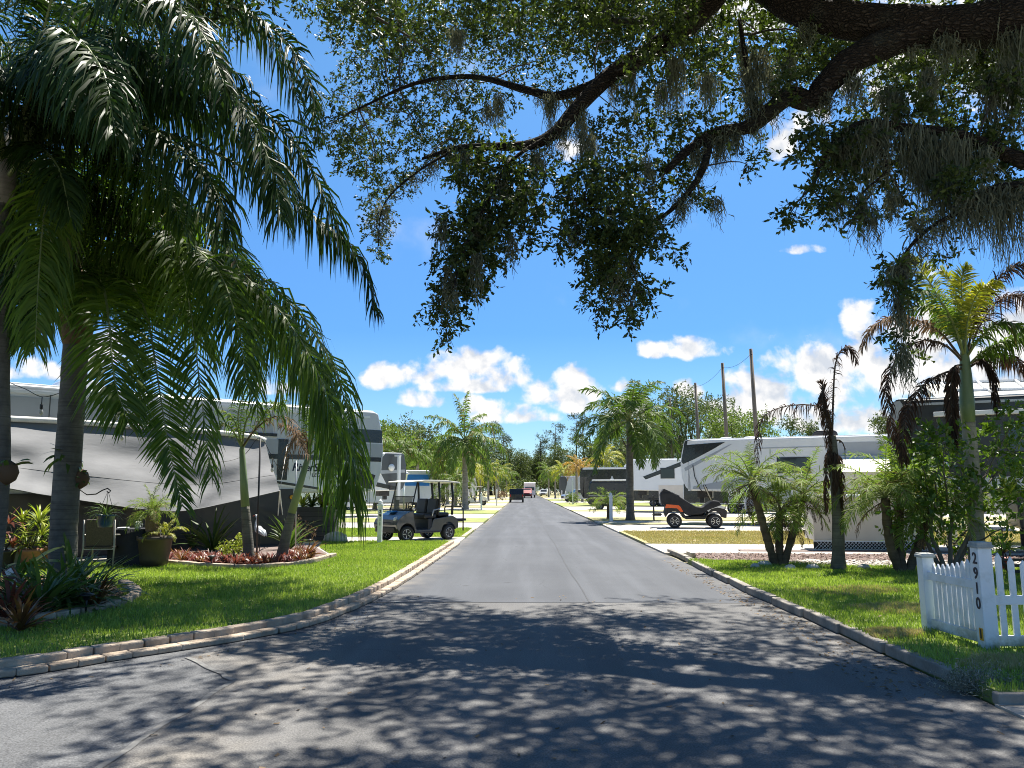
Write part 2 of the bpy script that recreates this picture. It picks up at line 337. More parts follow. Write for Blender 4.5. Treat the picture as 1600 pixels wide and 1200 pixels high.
# ------------------------------------------------------------------ sun, sky, clouds
SUN = Vector((.19, .41, 1.0)).normalized()
sl = bpy.data.lights.new('sun', 'SUN'); sl.energy = 5.0; sl.angle = math.radians(.5); sl.color = (1, .95, .86)
so = bpy.data.objects.new('sun', sl); COL.objects.link(so); so.location = SUN*60
so.rotation_euler = (-SUN).to_track_quat('-Z', 'Y').to_euler()
w = bpy.data.worlds.new('World'); SC.world = w; w.use_nodes = True; n = w.node_tree; n.nodes.clear()
wout = n.nodes.new('ShaderNodeOutputWorld')
sky = node(n, 'ShaderNodeTexSky', sky_type='NISHITA'); sky.sun_disc = False
sky.sun_elevation = math.asin(SUN.z); sky.sun_rotation = math.atan2(SUN.x, SUN.y)
sky.air_density = 1.0; sky.dust_density = .35; sky.ozone_density = 2.2
gen = node(n, 'ShaderNodeTexCoord').outputs['Generated']
sp = node(n, 'ShaderNodeSeparateXYZ', {0: gen})
# deeper, cleaner blue than the plain sky model, as on a clear humid noon
tint = mixc(n, ramp(n, sp.outputs[2], .58, .78), mixc(n, ramp(n, sp.outputs[2], .20, .50), mixc(n, ramp(n, sp.outputs[2], .03, .20), (.54, .73, .92), (.33, .60, .90)), (.52, .84, 1.02)), (.24, .37, .50))
skyc = mixc(n, 1.0, sky.outputs[0], tint, 'MULTIPLY')
def mth(op, a, b=None, c=None):
    ins = {0: a}
    if b is not None: ins[1] = b
    if c is not None: ins[2] = c
    return node(n, 'ShaderNodeMath', ins, operation=op).outputs[0]
yy = mth('MAXIMUM', sp.outputs[1], .05)
u = mth('DIVIDE', sp.outputs[0], yy); v = mth('DIVIDE', sp.outputs[2], yy)
uv = node(n, 'ShaderNodeCombineXYZ', {0: u, 1: v}).outputs[0]
# cumulus clouds: (photo px, py, half width, half height); each is a soft lump in the sky's own direction space
CL = [(600,597,34,26),(650,590,55,28),(700,580,55,34),(748,572,45,34),(790,592,42,36),(720,606,90,18),(655,628,42,20),(640,618,20,14),
      (735,640,26,22),(770,652,50,26),(820,650,42,22),(860,622,48,34),(890,610,50,38),(915,632,50,34),(850,655,30,12),(968,605,20,18),(990,640,50,26),
      (1040,552,40,20),(1078,547,42,30),(1110,553,38,18),(1075,612,30,20),(1150,655,60,40),(1190,600,60,50),(1230,620,60,50),(1250,585,60,44),(1300,590,60,52),
      (1330,620,80,60),(1350,520,42,46),(1390,560,70,70),(1430,620,90,70),(1220,660,90,34),(1480,540,70,90),(1560,520,90,60),(1600,600,100,90),(1262,392,34,13),(1300,595,120,64),(1400,590,130,90),(1200,640,120,44),(1560,590,140,100),(1400,655,160,40),(1225,225,34,48),(1262,190,30,30),(1400,120,90,90),(1180,30,90,60),
      (1480,20,160,70),(1560,150,70,60),(900,240,30,40),(170,560,60,40),(60,585,60,22),(430,610,40,16)]
fld = None
for (px, py, a, b) in CL:
    d = ray(px, py); sub = node(n, 'ShaderNodeVectorMath', {0: uv, 1: (d.x/d.y, d.z/d.y, 0)}, operation='SUBTRACT').outputs[0]
    sc = node(n, 'ShaderNodeVectorMath', {0: sub, 1: (F/a/1.15, F/b/1.15, 0)}, operation='MULTIPLY').outputs[0]
    fl_ = node(n, 'ShaderNodeVectorMath', {0: sc, 1: (1e6, 0, 0)}, operation='MINIMUM').outputs[0]
    fl_ = node(n, 'ShaderNodeVectorMath', {0: fl_, 1: (0, 1.1, 0)}, operation='MULTIPLY').outputs[0]
    sc = node(n, 'ShaderNodeVectorMath', {0: sc, 1: fl_}, operation='ADD').outputs[0]
    q = mth('SUBTRACT', 1.0, node(n, 'ShaderNodeVectorMath', {0: sc, 1: sc}, operation='DOT_PRODUCT').outputs[1])
    fld = q if fld is None else mth('SMOOTH_MAX', fld, q, .35)
fld = mth('MAXIMUM', fld, -1.2)
def cnoise(off, scale, det=9):
    vv = node(n, 'ShaderNodeVectorMath', {0: uv, 1: off}, operation='ADD').outputs[0]
    return node(n, 'ShaderNodeTexNoise', {0: vv, 'Scale': scale, 'Detail': det, 'Roughness': .52, 'Distortion': .15}).outputs[0]
n1 = cnoise((0, 0, 0), 22); n2 = cnoise((-.004, -.016, 0), 22)
wisp = cnoise((3.1, 1.7, .5), 7, 7)
dens = mth('ADD', mth('MULTIPLY', mth('SUBTRACT', fld, .16), .55), mth('MULTIPLY', mth('SUBTRACT', n1, .5), 2.7))
al = node(n, 'ShaderNodeMapRange', {0: dens, 1: -.06, 2: .46}, interpolation_type='SMOOTHSTEP').outputs[0]
wv = mth('MULTIPLY', node(n, 'ShaderNodeMapRange', {0: wisp, 1: .60, 2: .82}, interpolation_type='SMOOTHSTEP').outputs[0], .25)
al = mth('MAXIMUM', al, wv)
front = node(n, 'ShaderNodeMapRange', {0: sp.outputs[1], 1: .05, 2: .25}).outputs[0]
al = mth('MULTIPLY', al, front)
lit = mth('ADD', mth('MULTIPLY', mth('SUBTRACT', n1, n2), 5.0), mth('MULTIPLY', mth('SUBTRACT', .9, dens), .42))
lit = node(n, 'ShaderNodeMapRange', {0: lit, 1: -.35, 2: .45}).outputs[0]
CW = 5.7
cc = mixc(n, lit, (.70*CW, .75*CW, .83*CW), (1.08*CW, 1.06*CW, 1.04*CW))
full = mixc(n, al, skyc, cc)
bg = node(n, 'ShaderNodeBackground', {0: full, 1: .072}); n.links.new(bg.outputs[0], wout.inputs[0])
w.cycles.sampling_method = 'MANUAL'; w.cycles.sample_map_resolution = 512
# ------------------------------------------------------------------ the setting
def struct(o): o['kind'] = 'structure'; return o
ground_quads = MB().sheet([(-600, -120), (600, -120), (600, 900), (-600, 900)], -.03)
struct(ground_quads.build('ground', M['ground']))
# near edge of the road, then the sealed road that runs off to the trees
CURB = [(-14, 5.2), (-9, 5.75), (-6.6, 6.2), (-4.6, 6.72), (-3.85, 7.5), (-3.0, 8.5), (-2.52, 9.4), (-2.28, 10.7), (-2.14, 12.2), (-2.04, 15), (-1.92, 23.2)]
near = MB(); near.sheet([(-2.5, -8), (3.5, -8), (3.5, 11.3), (-2.0, 11.3), (-2.0, 9.5), (-2.75, 8.6), (-3.25, 7.62), (-2.47, 6.74)], 0)
struct(near.build('road', M['asph_old']))
struct(MB().sheet([(-40, -8), (-2.5, -8), (-2.47, 6.74), (-3.25, 7.62), (-2.75, 8.6), (-2.0, 9.5), (-2.0, 11.3), (-2.6, 11.3), (-4, 9), (-6, 7.5), (-15, 6), (-40, 4)], -.004).build('side_road', M['asph_side']))
struct(MB().sheet([(-2.2, 11.3), (3.55, 11.3), (3.42, 40), (3.45, 330), (-1.95, 330), (-1.9, 40)], 0).build('road_sealed', M['asph_new']))
# dark tar seams between the pours
sm = MB()
def seam(pts, wd, z=.004):
    for (a, b) in zip(pts[:-1], pts[1:]):
        a, b = Vector(a), Vector(b); t = (b-a).normalized(); nn = Vector((-t.y, t.x))*wd/2
        sm.add([(*(a+nn), z), (*(b+nn), z), (*(b-nn), z), (*(a-nn), z)], [(0, 1, 2, 3)])
def wob(a, b, k, amp):
    return [(a[0]+(b[0]-a[0])*i/k+random.uniform(-amp, amp)*(0 < i < k), a[1]+(b[1]-a[1])*i/k+random.uniform(-amp, amp)*(0 < i < k)) for i in range(k+1)]
seam(wob((.92, 11.3), (.72, 60), 40, .02), .022)
seam(wob((-2.0, 11.3), (3.5, 11.3), 26, .012), .03)
M['tar'] = mat('tar_seam', (.030, .031, .034), .7, .2, 9)
M['dustjoint'] = mat('dusty_joint', (.15, .148, .143), .9, .25, 14)
struct(sm.build('road_seam', M['tar']))
sm = MB(); pts = wob((-2.5, 2), (-2.47, 6.74), 30, .015) + wob((-2.47, 6.74), (-3.25, 7.62), 8, .02)[1:]
seam(pts, .05); struct(sm.build('road_joint', M['dustjoint']))
# concrete pads and grass strips alternating down both sides
def strip(name, x0, x1, y0, y1, m, z, skew=0):
    return struct(MB().slab([(x0, y0), (x1, y0+skew), (x1, y1+skew), (x0, y1)], -.02, z).build(name, m))
LY = [(22.9, 25.6, 'p'), (25.6, 31, 'g'), (31, 37, 'p'), (37, 42, 'g'), (42, 50, 'p'), (50, 58, 'g'), (58, 67, 'p'), (67, 76, 'd'), (76, 88, 'p'), (88, 100, 'd'), (100, 115, 'p'), (115, 135, 'd'), (135, 155, 'p'), (155, 320, 'd')]
for a, b, k in LY:
    strip('driveway' if k == 'p' else 'grass_strip', -26, -1.96, a, b, M['concrete' if k == 'p' else 'fargrass' if k == 'g' else 'dry'], .05 if k == 'p' else .075)
RY = [(19.6, 22.8, 'p'), (22.8, 29.0, 'd'), (29.0, 35.0, 'p'), (35, 36.6, 'd'), (36.6, 39.2, 'p'), (39.2, 44, 'd'), (44, 56, 'p'), (56, 60, 'd'), (60, 72, 'p'), (72, 92, 'g'), (92, 108, 'p'), (108, 125, 'g'), (125, 150, 'p'), (150, 320, 'd')]
for a, b, k in RY:
    strip('driveway' if k == 'p' else 'grass_strip', 3.48, 34, a, b, M['concrete' if k == 'p' else 'fargrass' if k == 'g' else 'dry'], .045 if k == 'p' else .07, -.4 if a < 35 else 0)
LAWNL = [(-14, 5.46), (-9, 6.0), (-6.6, 6.45), (-4.72, 6.97), (-4.04, 7.70), (-3.17, 8.70), (-2.75, 9.56), (-2.52, 10.77), (-2.39, 12.2), (-2.29, 15), (-2.17, 22.8), (-5.9, 22.7), (-5.4, 20.5), (-4.5, 18.2), (-4.4, 17.0), (-5.0, 15.6), (-6.7, 15.6), (-9, 16.0), (-14, 16)]
struct(MB().slab(LAWNL, -.02, .10).build('lawn', M['lawn']))
struct(MB().slab([(-24, 15.9), (-9, 15.9), (-6.6, 15.5), (-4.6, 16.4), (-4.4, 18), (-5.3, 20.5), (-5.8, 22.88), (-26, 22.88)], -.02, .085).build('patio', M['concrete']))
LAWNR = [(3.56, 6.1), (15, 6.1), (15, 15.2), (9.5, 15.4), (6.6, 15.7), (5.1, 16.6), (4.0, 16.9), (3.56, 17.2)]
struct(MB().slab(LAWNR, -.02, .095).build('lawn', M['lawn']))
struct(MB().slab([(3.5, -8), (16, -8), (16, 6.06), (3.5, 6.06)], -.02, .018).build('paver_apron', mat('paver_apron', (.30, .27, .23), .9, scale=2.5, col2=(.46, .43, .38), bump=.4)))
jm = MB()
for i in range(9):
    y = 6.0-i*.30; jm.bar((3.5, y, .0185), (8, y-.02, .0185), .012, .004)
struct(jm.build('paver_joint', M['tar']))
# right: red mulch, pebbles and concrete strips behind the lawn
struct(MB().slab([(3.75, 17.25), (6.0, 16.9), (14, 16.4), (16, 16.4), (16, 18.1), (4.1, 18.9)], -.02, .085).build('mulch_bed', M['redmulch']))
struct(MB().slab([(5.0, 15.9), (6.5, 15.72), (9.5, 15.42), (15, 15.22), (15, 16.38), (6.0, 16.88), (5.2, 16.75)], -.02, .10).build('pebble_bed', M['pebble']))
struct(MB().slab([(4.0, 18.92), (16, 18.12), (16, 18.6), (4.0, 19.5)], -.02, .09).build('footpath', M['concrete']))
struct(MB().slab([(5.4, 19.65), (14, 19.2), (14, 19.75), (5.5, 20.3)], -.02, .075).build('mulch_bed', M['redmulch']))
# beds on the other side
BED1 = [(-5.95, 8.75), (-5.55, 9.45), (-5.45, 10.4), (-5.75, 11.2), (-6.7, 12.6), (-7.4, 13.2), (-9, 13.2), (-12, 12), (-12, 8.0), (-8, 8.1)]
struct(MB().slab(BED1, -.02, .13).build('mulch_bed', M['mulch']))
BED2 = [(-8.6, 18.2), (-7.9, 16.7), (-6.9, 15.65), (-5.9, 15.1), (-5.1, 15.05), (-4.5, 16.0), (-4.4, 17.6), (-5.2, 19.6), (-5.6, 20.6), (-8.5, 20.4)]
struct(MB().slab(BED2, -.02, .14).build('mulch_bed', M['redmulch']))
# kerbs
def kerb_blocks(name, path, off, L, wd, h, m, gap=.003, jit=.006, z0=0.0):
    P = spline([(x, y, 0) for x, y in path], 600); d = np.r_[0, np.cumsum(np.linalg.norm(np.diff(P, axis=0), axis=1))]
    mb = MB(); s = 0.0
    while s + L < d[-1]:
        a = np.array([np.interp(s, d, P[:, k]) for k in range(2)]); b = np.array([np.interp(s+L-gap, d, P[:, k]) for k in range(2)])
        t = (b-a)/np.linalg.norm(b-a); nn = np.array((-t[1], t[0])); c = (a+b)/2 + nn*(off+random.uniform(-jit, jit))
        hh = h*random.uniform(.95, 1.04); ln = np.linalg.norm(b-a)
        mb.box((c[0], c[1], z0+hh/2), (ln*random.uniform(.975, 1.0), wd*random.uniform(.94, 1.04), hh), math.atan2(t[1], t[0])+random.uniform(-.04, .04))
        s += L*random.uniform(.9, 1.08)
    o = mb.build(name, m, bevel=.014); return struct(o)
kerb_blocks('kerb', CURB, .07, .245, .15, .06, M['paver'])
kerb_blocks('kerb', CURB, .215, .235, .13, .125, M['paver'])
kerb_blocks('kerb', [(-1.98, 25.7), (-1.96, 31)], .08, .6, .16, .08, M['paver'])
kerb_blocks('kerb', [(3.52, 6.25), (3.50, 9), (3.44, 12), (3.50, 16), (3.62, 18), (3.62, 20)][::-1], .07, 1.1, .12, .105, M['edging'], gap=.004, jit=.006)
kerb_blocks('kerb', [(3.52, 6.09), (9, 6.09)], 0, .6, .10, .09, M['edging'], gap=.006)
kerb_blocks('kerb', [(3.50, 29), (3.48, 70)][::-1], .05, 1.2, .12, .06, M['concrete'], gap=.02)
kerb_blocks('kerb', [(-12, 7.85), (-8, 7.98), (-5.9, 8.68), (-5.45, 9.45), (-5.36, 10.4), (-5.65, 11.25), (-6.5, 12.5)][::1], -.05, .36, .15, .17, M['paver'], z0=.02)
kerb_blocks('kerb', [(-8.0, 16.5), (-6.95, 15.58), (-5.9, 15.0), (-5.0, 14.95), (-4.42, 15.9), (-4.3, 17.6)], 0, .5, .13, .19, M['paver'], gap=.004)
# ------------------------------------------------------------------ grass
def inpoly(P, poly):
    x, y = P[:, 0], P[:, 1]; r = np.zeros(len(P), bool); k = len(poly)
    for i in range(k):
        (x0, y0), (x1, y1) = poly[i], poly[(i+1) % k]
        c = ((y0 > y) != (y1 > y)) & (x < (x1-x0)*(y-y0)/(y1-y0+1e-12)+x0); r ^= c
    return r
def blades(name, poly, num, z, h, wd, m, holes=(), ymax=None, lean=.5):
    A = np.array(poly); lo, hi = A.min(0), A.max(0)
    P = RG.uniform(lo, hi, (num, 2)); k = inpoly(P, poly)
    for hl in holes: k &= ~inpoly(P, hl)
    k &= np.abs(P[:, 0]-(-.0167*P[:, 1])) < .69*P[:, 1]+.8
    P = P[k]; N = len(P)
    pt = np.sin(P[:, 0]*2.9+2*np.sin(P[:, 1]*1.7))*np.sin(P[:, 1]*3.1+1.5*np.sin(P[:, 0]*2.1))
    H = h*RG.uniform(.45, 1.3, N)*(1+.28*pt); a = RG.uniform(0, 2*PI, N); ln = RG.uniform(.1, lean, N)*H
    b = RG.uniform(0, PI, N); wx, wy = np.cos(b)*wd/2, np.sin(b)*wd/2
    V = np.zeros((N, 6, 3))
    for j, (f, ws) in enumerate(((0, 1), (.55, .8), (1, .12))):
        cx = P[:, 0]+np.cos(a)*ln*f*f; cy = P[:, 1]+np.sin(a)*ln*f*f; cz = z+H*f*(1-.15*f)
        V[:, 2*j] = np.c_[cx-wx*ws, cy-wy*ws, cz]; V[:, 2*j+1] = np.c_[cx+wx*ws, cy+wy*ws, cz]
    base = np.arange(N)[:, None]*6
    Q = np.concatenate([base+np.array([[0, 1, 3, 2]]), base+np.array([[2, 3, 5, 4]])])
    # clumpy colour: slow noise-like variation plus per-blade spread
    sl_ = .5+.25*np.sin(P[:, 0]*1.7+1.3*np.sin(P[:, 1]*1.1))+.25*np.sin(P[:, 1]*2.3+P[:, 0]*.7)
    rnd = np.clip(.35*sl_+RG.uniform(0, .65, N)+.15*pt, 0, 1)
    o = link(name, np_mesh(name, V.reshape(-1, 3), Q, m, rnd=np.repeat(rnd, 6)))
    return o
g = blades('grass', LAWNL, 330000, .10, .060, .009, M['grass'], (BED1, BED2)); tag(g, 'thick bright green lawn grass beside the paver kerb', 'grass', kind='stuff')
g = blades('grass', LAWNR, 230000, .095, .055, .009, M['grass']); tag(g, 'green lawn grass around the white picket fence', 'grass', kind='stuff')
for k_, (px_, py_, rx_, ry_) in enumerate([(1330, 925, .75, .5), (1400, 952, .6, .45), (1392, 992, .28, .25), (1585, 1038, .5, .25)]):
    c_ = gd(px_, py_, .1); el_ = [(c_.x+rx_*math.cos(a)*(1+.25*math.sin(3*a+k_)), c_.y+ry_*math.sin(a)*(1+.2*math.sin(2*a))) for a in np.linspace(0, 6.1, 18)]
    tag(blades('dry_grass', el_, 3600, .098, .06, .008, M['drygrass']), ['straw coloured thin patch in the lawn nearest the date palms', 'straw coloured thin patch in the middle of the fence side lawn', 'straw coloured patch in the lawn near the kerb', 'straw coloured patch in the lawn below the picket fence'][k_], 'grass', kind='stuff')
g = blades('grass', [(3.6, 22.3), (24, 21.3), (24, 29.1), (3.6, 29.2)], 110000, .07, .05, .014, M['drygrass']); tag(g, 'dry straw coloured grass between two concrete pads', 'grass', kind='stuff')
g = blades('grass', [(-14, 25.7), (-2.1, 25.7), (-2.1, 30.9), (-14, 30.9)], 60000, .075, .06, .014, M['grass']); tag(g, 'small green grass patch behind the grey golf cart', 'grass', kind='stuff')
# mulch chips and leaf litter
def chips(name, poly, num, z, L, wd, m, zr=.03):
    A = np.array(poly); P = RG.uniform(A.min(0), A.max(0), (num, 2)); P = P[inpoly(P, poly)]; N = len(P)
    a = RG.uniform(0, 2*PI, N); l = L*RG.uniform(.4, 1.2, N)/2; ww = wd*RG.uniform(.5, 1.2, N)/2
    t = np.c_[np.cos(a), np.sin(a), RG.uniform(-.35, .35, N)]; s_ = np.c_[-np.sin(a), np.cos(a), RG.uniform(-.4, .4, N)]
    C = np.c_[P, z+RG.uniform(.004, zr, N)]
    V = np.stack([C-t*l[:, None]-s_*ww[:, None]*.6, C+t*l[:, None]*.9-s_*ww[:, None], C+t*l[:, None]+s_*ww[:, None]*.7, C-t*l[:, None]*.9+s_*ww[:, None]], 1)
    Q = np.arange(N*4).reshape(N, 4)
    return link(name, np_mesh(name, V.reshape(-1, 3), Q, m, rnd=np.repeat(RG.uniform(0, 1, N), 4)))
tag(chips('mulch', BED1, 9000, .13, .09, .022, M['litter']), 'brown bark chips covering the planting bed', 'mulch', kind='stuff')
tag(chips('mulch', [(3.75, 17.25), (6.0, 16.9), (14, 16.4), (16, 16.4), (16, 18.1), (4.1, 18.9)], 9000, .085, .075, .035, M['redchip'], .03), 'reddish brown chips covering the strip behind the pebble bed', 'mulch', kind='stuff')
tag(chips('pebbles', [(5.0, 15.9), (6.5, 15.72), (9.5, 15.42), (15, 15.22), (15, 16.38), (6.0, 16.88), (5.2, 16.75)], 7000, .10, .07, .055, M['stonechip'], .03), 'pale loose pebbles around the date palm stems', 'pebbles', kind='stuff')
tag(chips('leaf_litter', [(2.75, 6.2), (3.45, 6.2), (3.42, 12), (3.2, 18), (3.1, 18), (3.0, 10)], 900, 0, .05, .02, M['litter'], .012), 'dead leaves gathered along the concrete kerb', 'leaves', kind='stuff')
tag(chips('leaf_litter', [(-6, 5.9), (-3.6, 7.2), (-2.3, 10), (-2.1, 12), (-1.9, 12), (-2.0, 9), (-3.5, 6.8), (-6, 5.5)], 500, 0, .045, .018, M['litter'], .012), 'scattered dead leaves beside the two row paver kerb', 'leaves', kind='stuff')
tag(chips('leaf_litter', LAWNL, 420, .14, .05, .022, M['litter'], .02), 'few brown oak leaves scattered on the kerbside lawn', 'leaves', kind='stuff')
tag(chips('leaf_litter', LAWNR, 420, .13, .05, .022, M['litter'], .02), 'few brown oak leaves scattered on the fence side lawn', 'leaves', kind='stuff')
tag(chips('leaf_litter', [(-3, 1), (3.3, 1), (3.3, 12), (-2.2, 12)], 260, .001, .045, .02, M['litter'], .01), 'few dead oak leaves lying on the road', 'leaves', kind='stuff')
# ------------------------------------------------------------------ fronds and palms
UP = np.array([0, 0, 1.0])
def nrm(a): return a/np.maximum(np.linalg.norm(a, axis=-1, keepdims=True), 1e-9)
def frond_mesh(name, pts, n=60, L=.6, wd=.035, droop=.6, mats=None, r0=.022, start=.14, plum=.4, fwd=.5, seed=None, tipcut=.62, ragged=0.0, secs=(0, .3, .65, 1.0)):
    """one pinnate frond in local space: curved rachis, leaflets that bend under their weight"""
    rg = np.random.default_rng(seed if seed is not None else RG.integers(1 << 30))
    K = 40; S = spline(pts, K); T = nrm(np.gradient(S, axis=0))
    side = np.cross(T, UP); bad = np.linalg.norm(side, axis=1) < .25
    if bad.all(): side[:] = (1, 0, 0)
    elif bad.any():
        good = np.where(~bad)[0]
        for i in np.where(bad)[0]: side[i] = side[good[np.argmin(abs(good-i))]]
    side = nrm(side); up = nrm(np.cross(side, T))
    t = np.linspace(start, 1, n); t = np.concatenate([t, t+.5/n]).clip(0, 1)
    t = t+rg.uniform(-.4, .4, 2*n)/n; t = t.clip(start, 1); sg = np.repeat([1.0, -1.0], n)
    if ragged:
        keep = rg.uniform(0, 1, 2*n) > ragged; t, sg = t[keep], sg[keep]
    N = len(t); fi = t*(K-1)
    def smp(A): return np.stack([np.interp(fi, np.arange(K), A[:, k]) for k in range(3)], 1)
    B, tt, ss, uu = smp(S), nrm(smp(T)), nrm(smp(side)), nrm(smp(up))
    a = rg.normal(0.12, plum, N)
    prof = np.minimum(1, .45+(t-start)/.22)*(1-tipcut*np.clip((t-.55)/.45, 0, 1)**1.6)
    ln = L*prof*rg.uniform(.82, 1.12, N)
    fw = fwd+.55*t**2
    D = nrm(ss*(sg*np.cos(a))[:, None]+uu*np.sin(a)[:, None]+tt*fw[:, None])
    W = nrm(np.cross(D, uu*np.cos(a)[:, None]-ss*(sg*np.sin(a))[:, None])+.35*rg.normal(0, 1, (N, 3)))
    dr = droop*rg.uniform(.7, 1.3, N)
    V = np.zeros((N, 8, 3)); ws = (.5, 1, .8, .06)
    for j, s in enumerate(secs):
        # bend towards straight down as the leaflet gets longer
        p = B+ln[:, None]*(D*(s*(1-.45*np.minimum(dr, 1.4)*s))[:, None]-UP*(dr*s*s*.72)[:, None])
        h = W*(wd*ws[j]/2)*(.6+.4*prof)[:, None]
        V[:, 2*j] = p-h; V[:, 2*j+1] = p+h
    b = np.arange(N)[:, None]*8
    Q = np.concatenate([b+np.array([[2*j, 2*j+1, 2*j+3, 2*j+2]]) for j in range(3)])
    rn = np.repeat(np.clip(rg.uniform(0, 1, N)*.8+.2*rg.uniform(), 0, 1), 8)
    mb = MB(); kk = 14; idx = np.linspace(0, K-1, kk).astype(int)
    mb.tube([S[i] for i in idx], [max(.0035, r0*(1-.92*i/(K-1))) for i in idx], 6, caps=False)
    RV = np.array([tuple(x) for x in mb.v]); RQ = np.array(mb.f)+len(V)*8
    VV = np.concatenate([V.reshape(-1, 3), RV]); QQ = np.concatenate([Q, RQ])
    mi = np.r_[np.zeros(len(Q), int), np.ones(len(RQ), int)]
    return np_mesh(name, VV, QQ, mats, mi, np.r_[rn, np.zeros(len(RV))])
def arc(L, e0, bend, k=7, pw=1.4):
    """spine in the x-z plane leaving at elevation e0 (deg) and bending down by bend (deg)"""
    p = Vector((0, 0, 0)); out = [p.copy()]
    for i in range(k):
        e = math.radians(e0-bend*((i+.5)/k)**pw); p = p+Vector((math.cos(e), 0, math.sin(e)))*(L/k); out.append(p.copy())
    return out
def trunk_mb(path, r0, r1, flare=1.35, n=14, k=26, bump=.04):
    P = spline(path, k); mb = MB()
    rr = [(r0+(r1-r0)*i/(k-1))*(1+(flare-1)*max(0, 1-i/(k*.12))**2)*(1+random.uniform(-bump, bump)) for i in range(k)]
    return mb.tube([tuple(p) for p in P], rr, n)
PROTO = {}
def protos(kind):
    """shared frond meshes of one kind of palm, unit rachis length"""
    if kind in PROTO: return PROTO[kind]
    K = dict(queen=('queen', 'rachis', 46, .20, .020, .75), mid=('queenlight', 'rachis', 46, .22, .022, .85), pygmy=('pygmy', 'rachis', 44, .25, .0145, .4),
             yellow=('yellowpalm', 'rachis', 42, .19, .02, .6), gold=('goldpalm', 'rachisbrown', 38, .17, .02, .8), dead=('deadpalm', 'rachisbrown', 36, .16, .014, .8), tan=('tanpalm', 'rachisbrown', 34, .16, .015, .7), king=('kingleaf', 'rachis', 52, .22, .024, .45))[kind]
    res = []
    for e0, bend in ((82, 35), (66, 75), (48, 95), (28, 105), (5, 90), (-25, 60)):
        res.append(frond_mesh('frond', arc(1, e0, bend), K[2], K[3], K[4], K[5], [M[K[0]], M[K[1]]], .013, .16, .35, .55, seed=len(res)+31))
    PROTO[kind] = res; return res
def add_fronds(root, top, kind, L, spec, scale=(.88, 1.1), rz0=None, tilt=8):
    """spec: (prototype index, how many) pairs"""
    ms = protos(kind); a = random.uniform(0, 6) if rz0 is None else rz0
    for idx, num in spec:
        for i in range(num):
            a += 2.399
            o = link('frond', ms[idx], root, top); s = L*random.uniform(*scale)
            o.scale = (s, s, s); o.rotation_euler = (math.radians(random.uniform(-tilt, tilt)), math.radians(random.uniform(-tilt, tilt)), a+random.uniform(-.3, .3))
def palm(label, base, h, r, kind, L, spec, group=None, tm='palmpale', shaft=0, lean=(0, 0), name='palm_tree', cat='palm tree', dead=0, scale=(.88, 1.1)):
    root = thing(name, label, cat, base, 0, group)
    top = Vector((lean[0], lean[1], h)); path = [(0, 0, -.05), (lean[0]*.25, lean[1]*.25, h*.35), (lean[0]*.6, lean[1]*.6, h*.7), top]
    trunk_mb(path, r, r*.72).build('trunk', M[tm], root)
    t2 = top
    if shaft:
        t2 = top+Vector((lean[0]*.1, 0, shaft)); MB().tube([top-Vector((0, 0, .05)), top+Vector((0, 0, shaft*.3)), t2], [r*.8, r*1.05, r*.4], 12).build('crownshaft', M['shaft'], root)
    add_fronds(root, t2, kind, L, spec, scale)
    if dead: add_fronds(root, t2-Vector((0, 0, .12)), 'tan', L*.75, ((5, dead),), scale)
    return root
def world_frond(root, pts, **kw):
    """a frond whose spine is given as world points; stored relative to its palm"""
    b = root.location
    return link('frond', frond_mesh('frond', [Vector(p)-b for p in pts], **kw), root)
QM = None
def px_pts(lst, Y0=None):
    return [at(a[0], a[1], a[2] if len(a) > 2 else Y0) for a in lst]
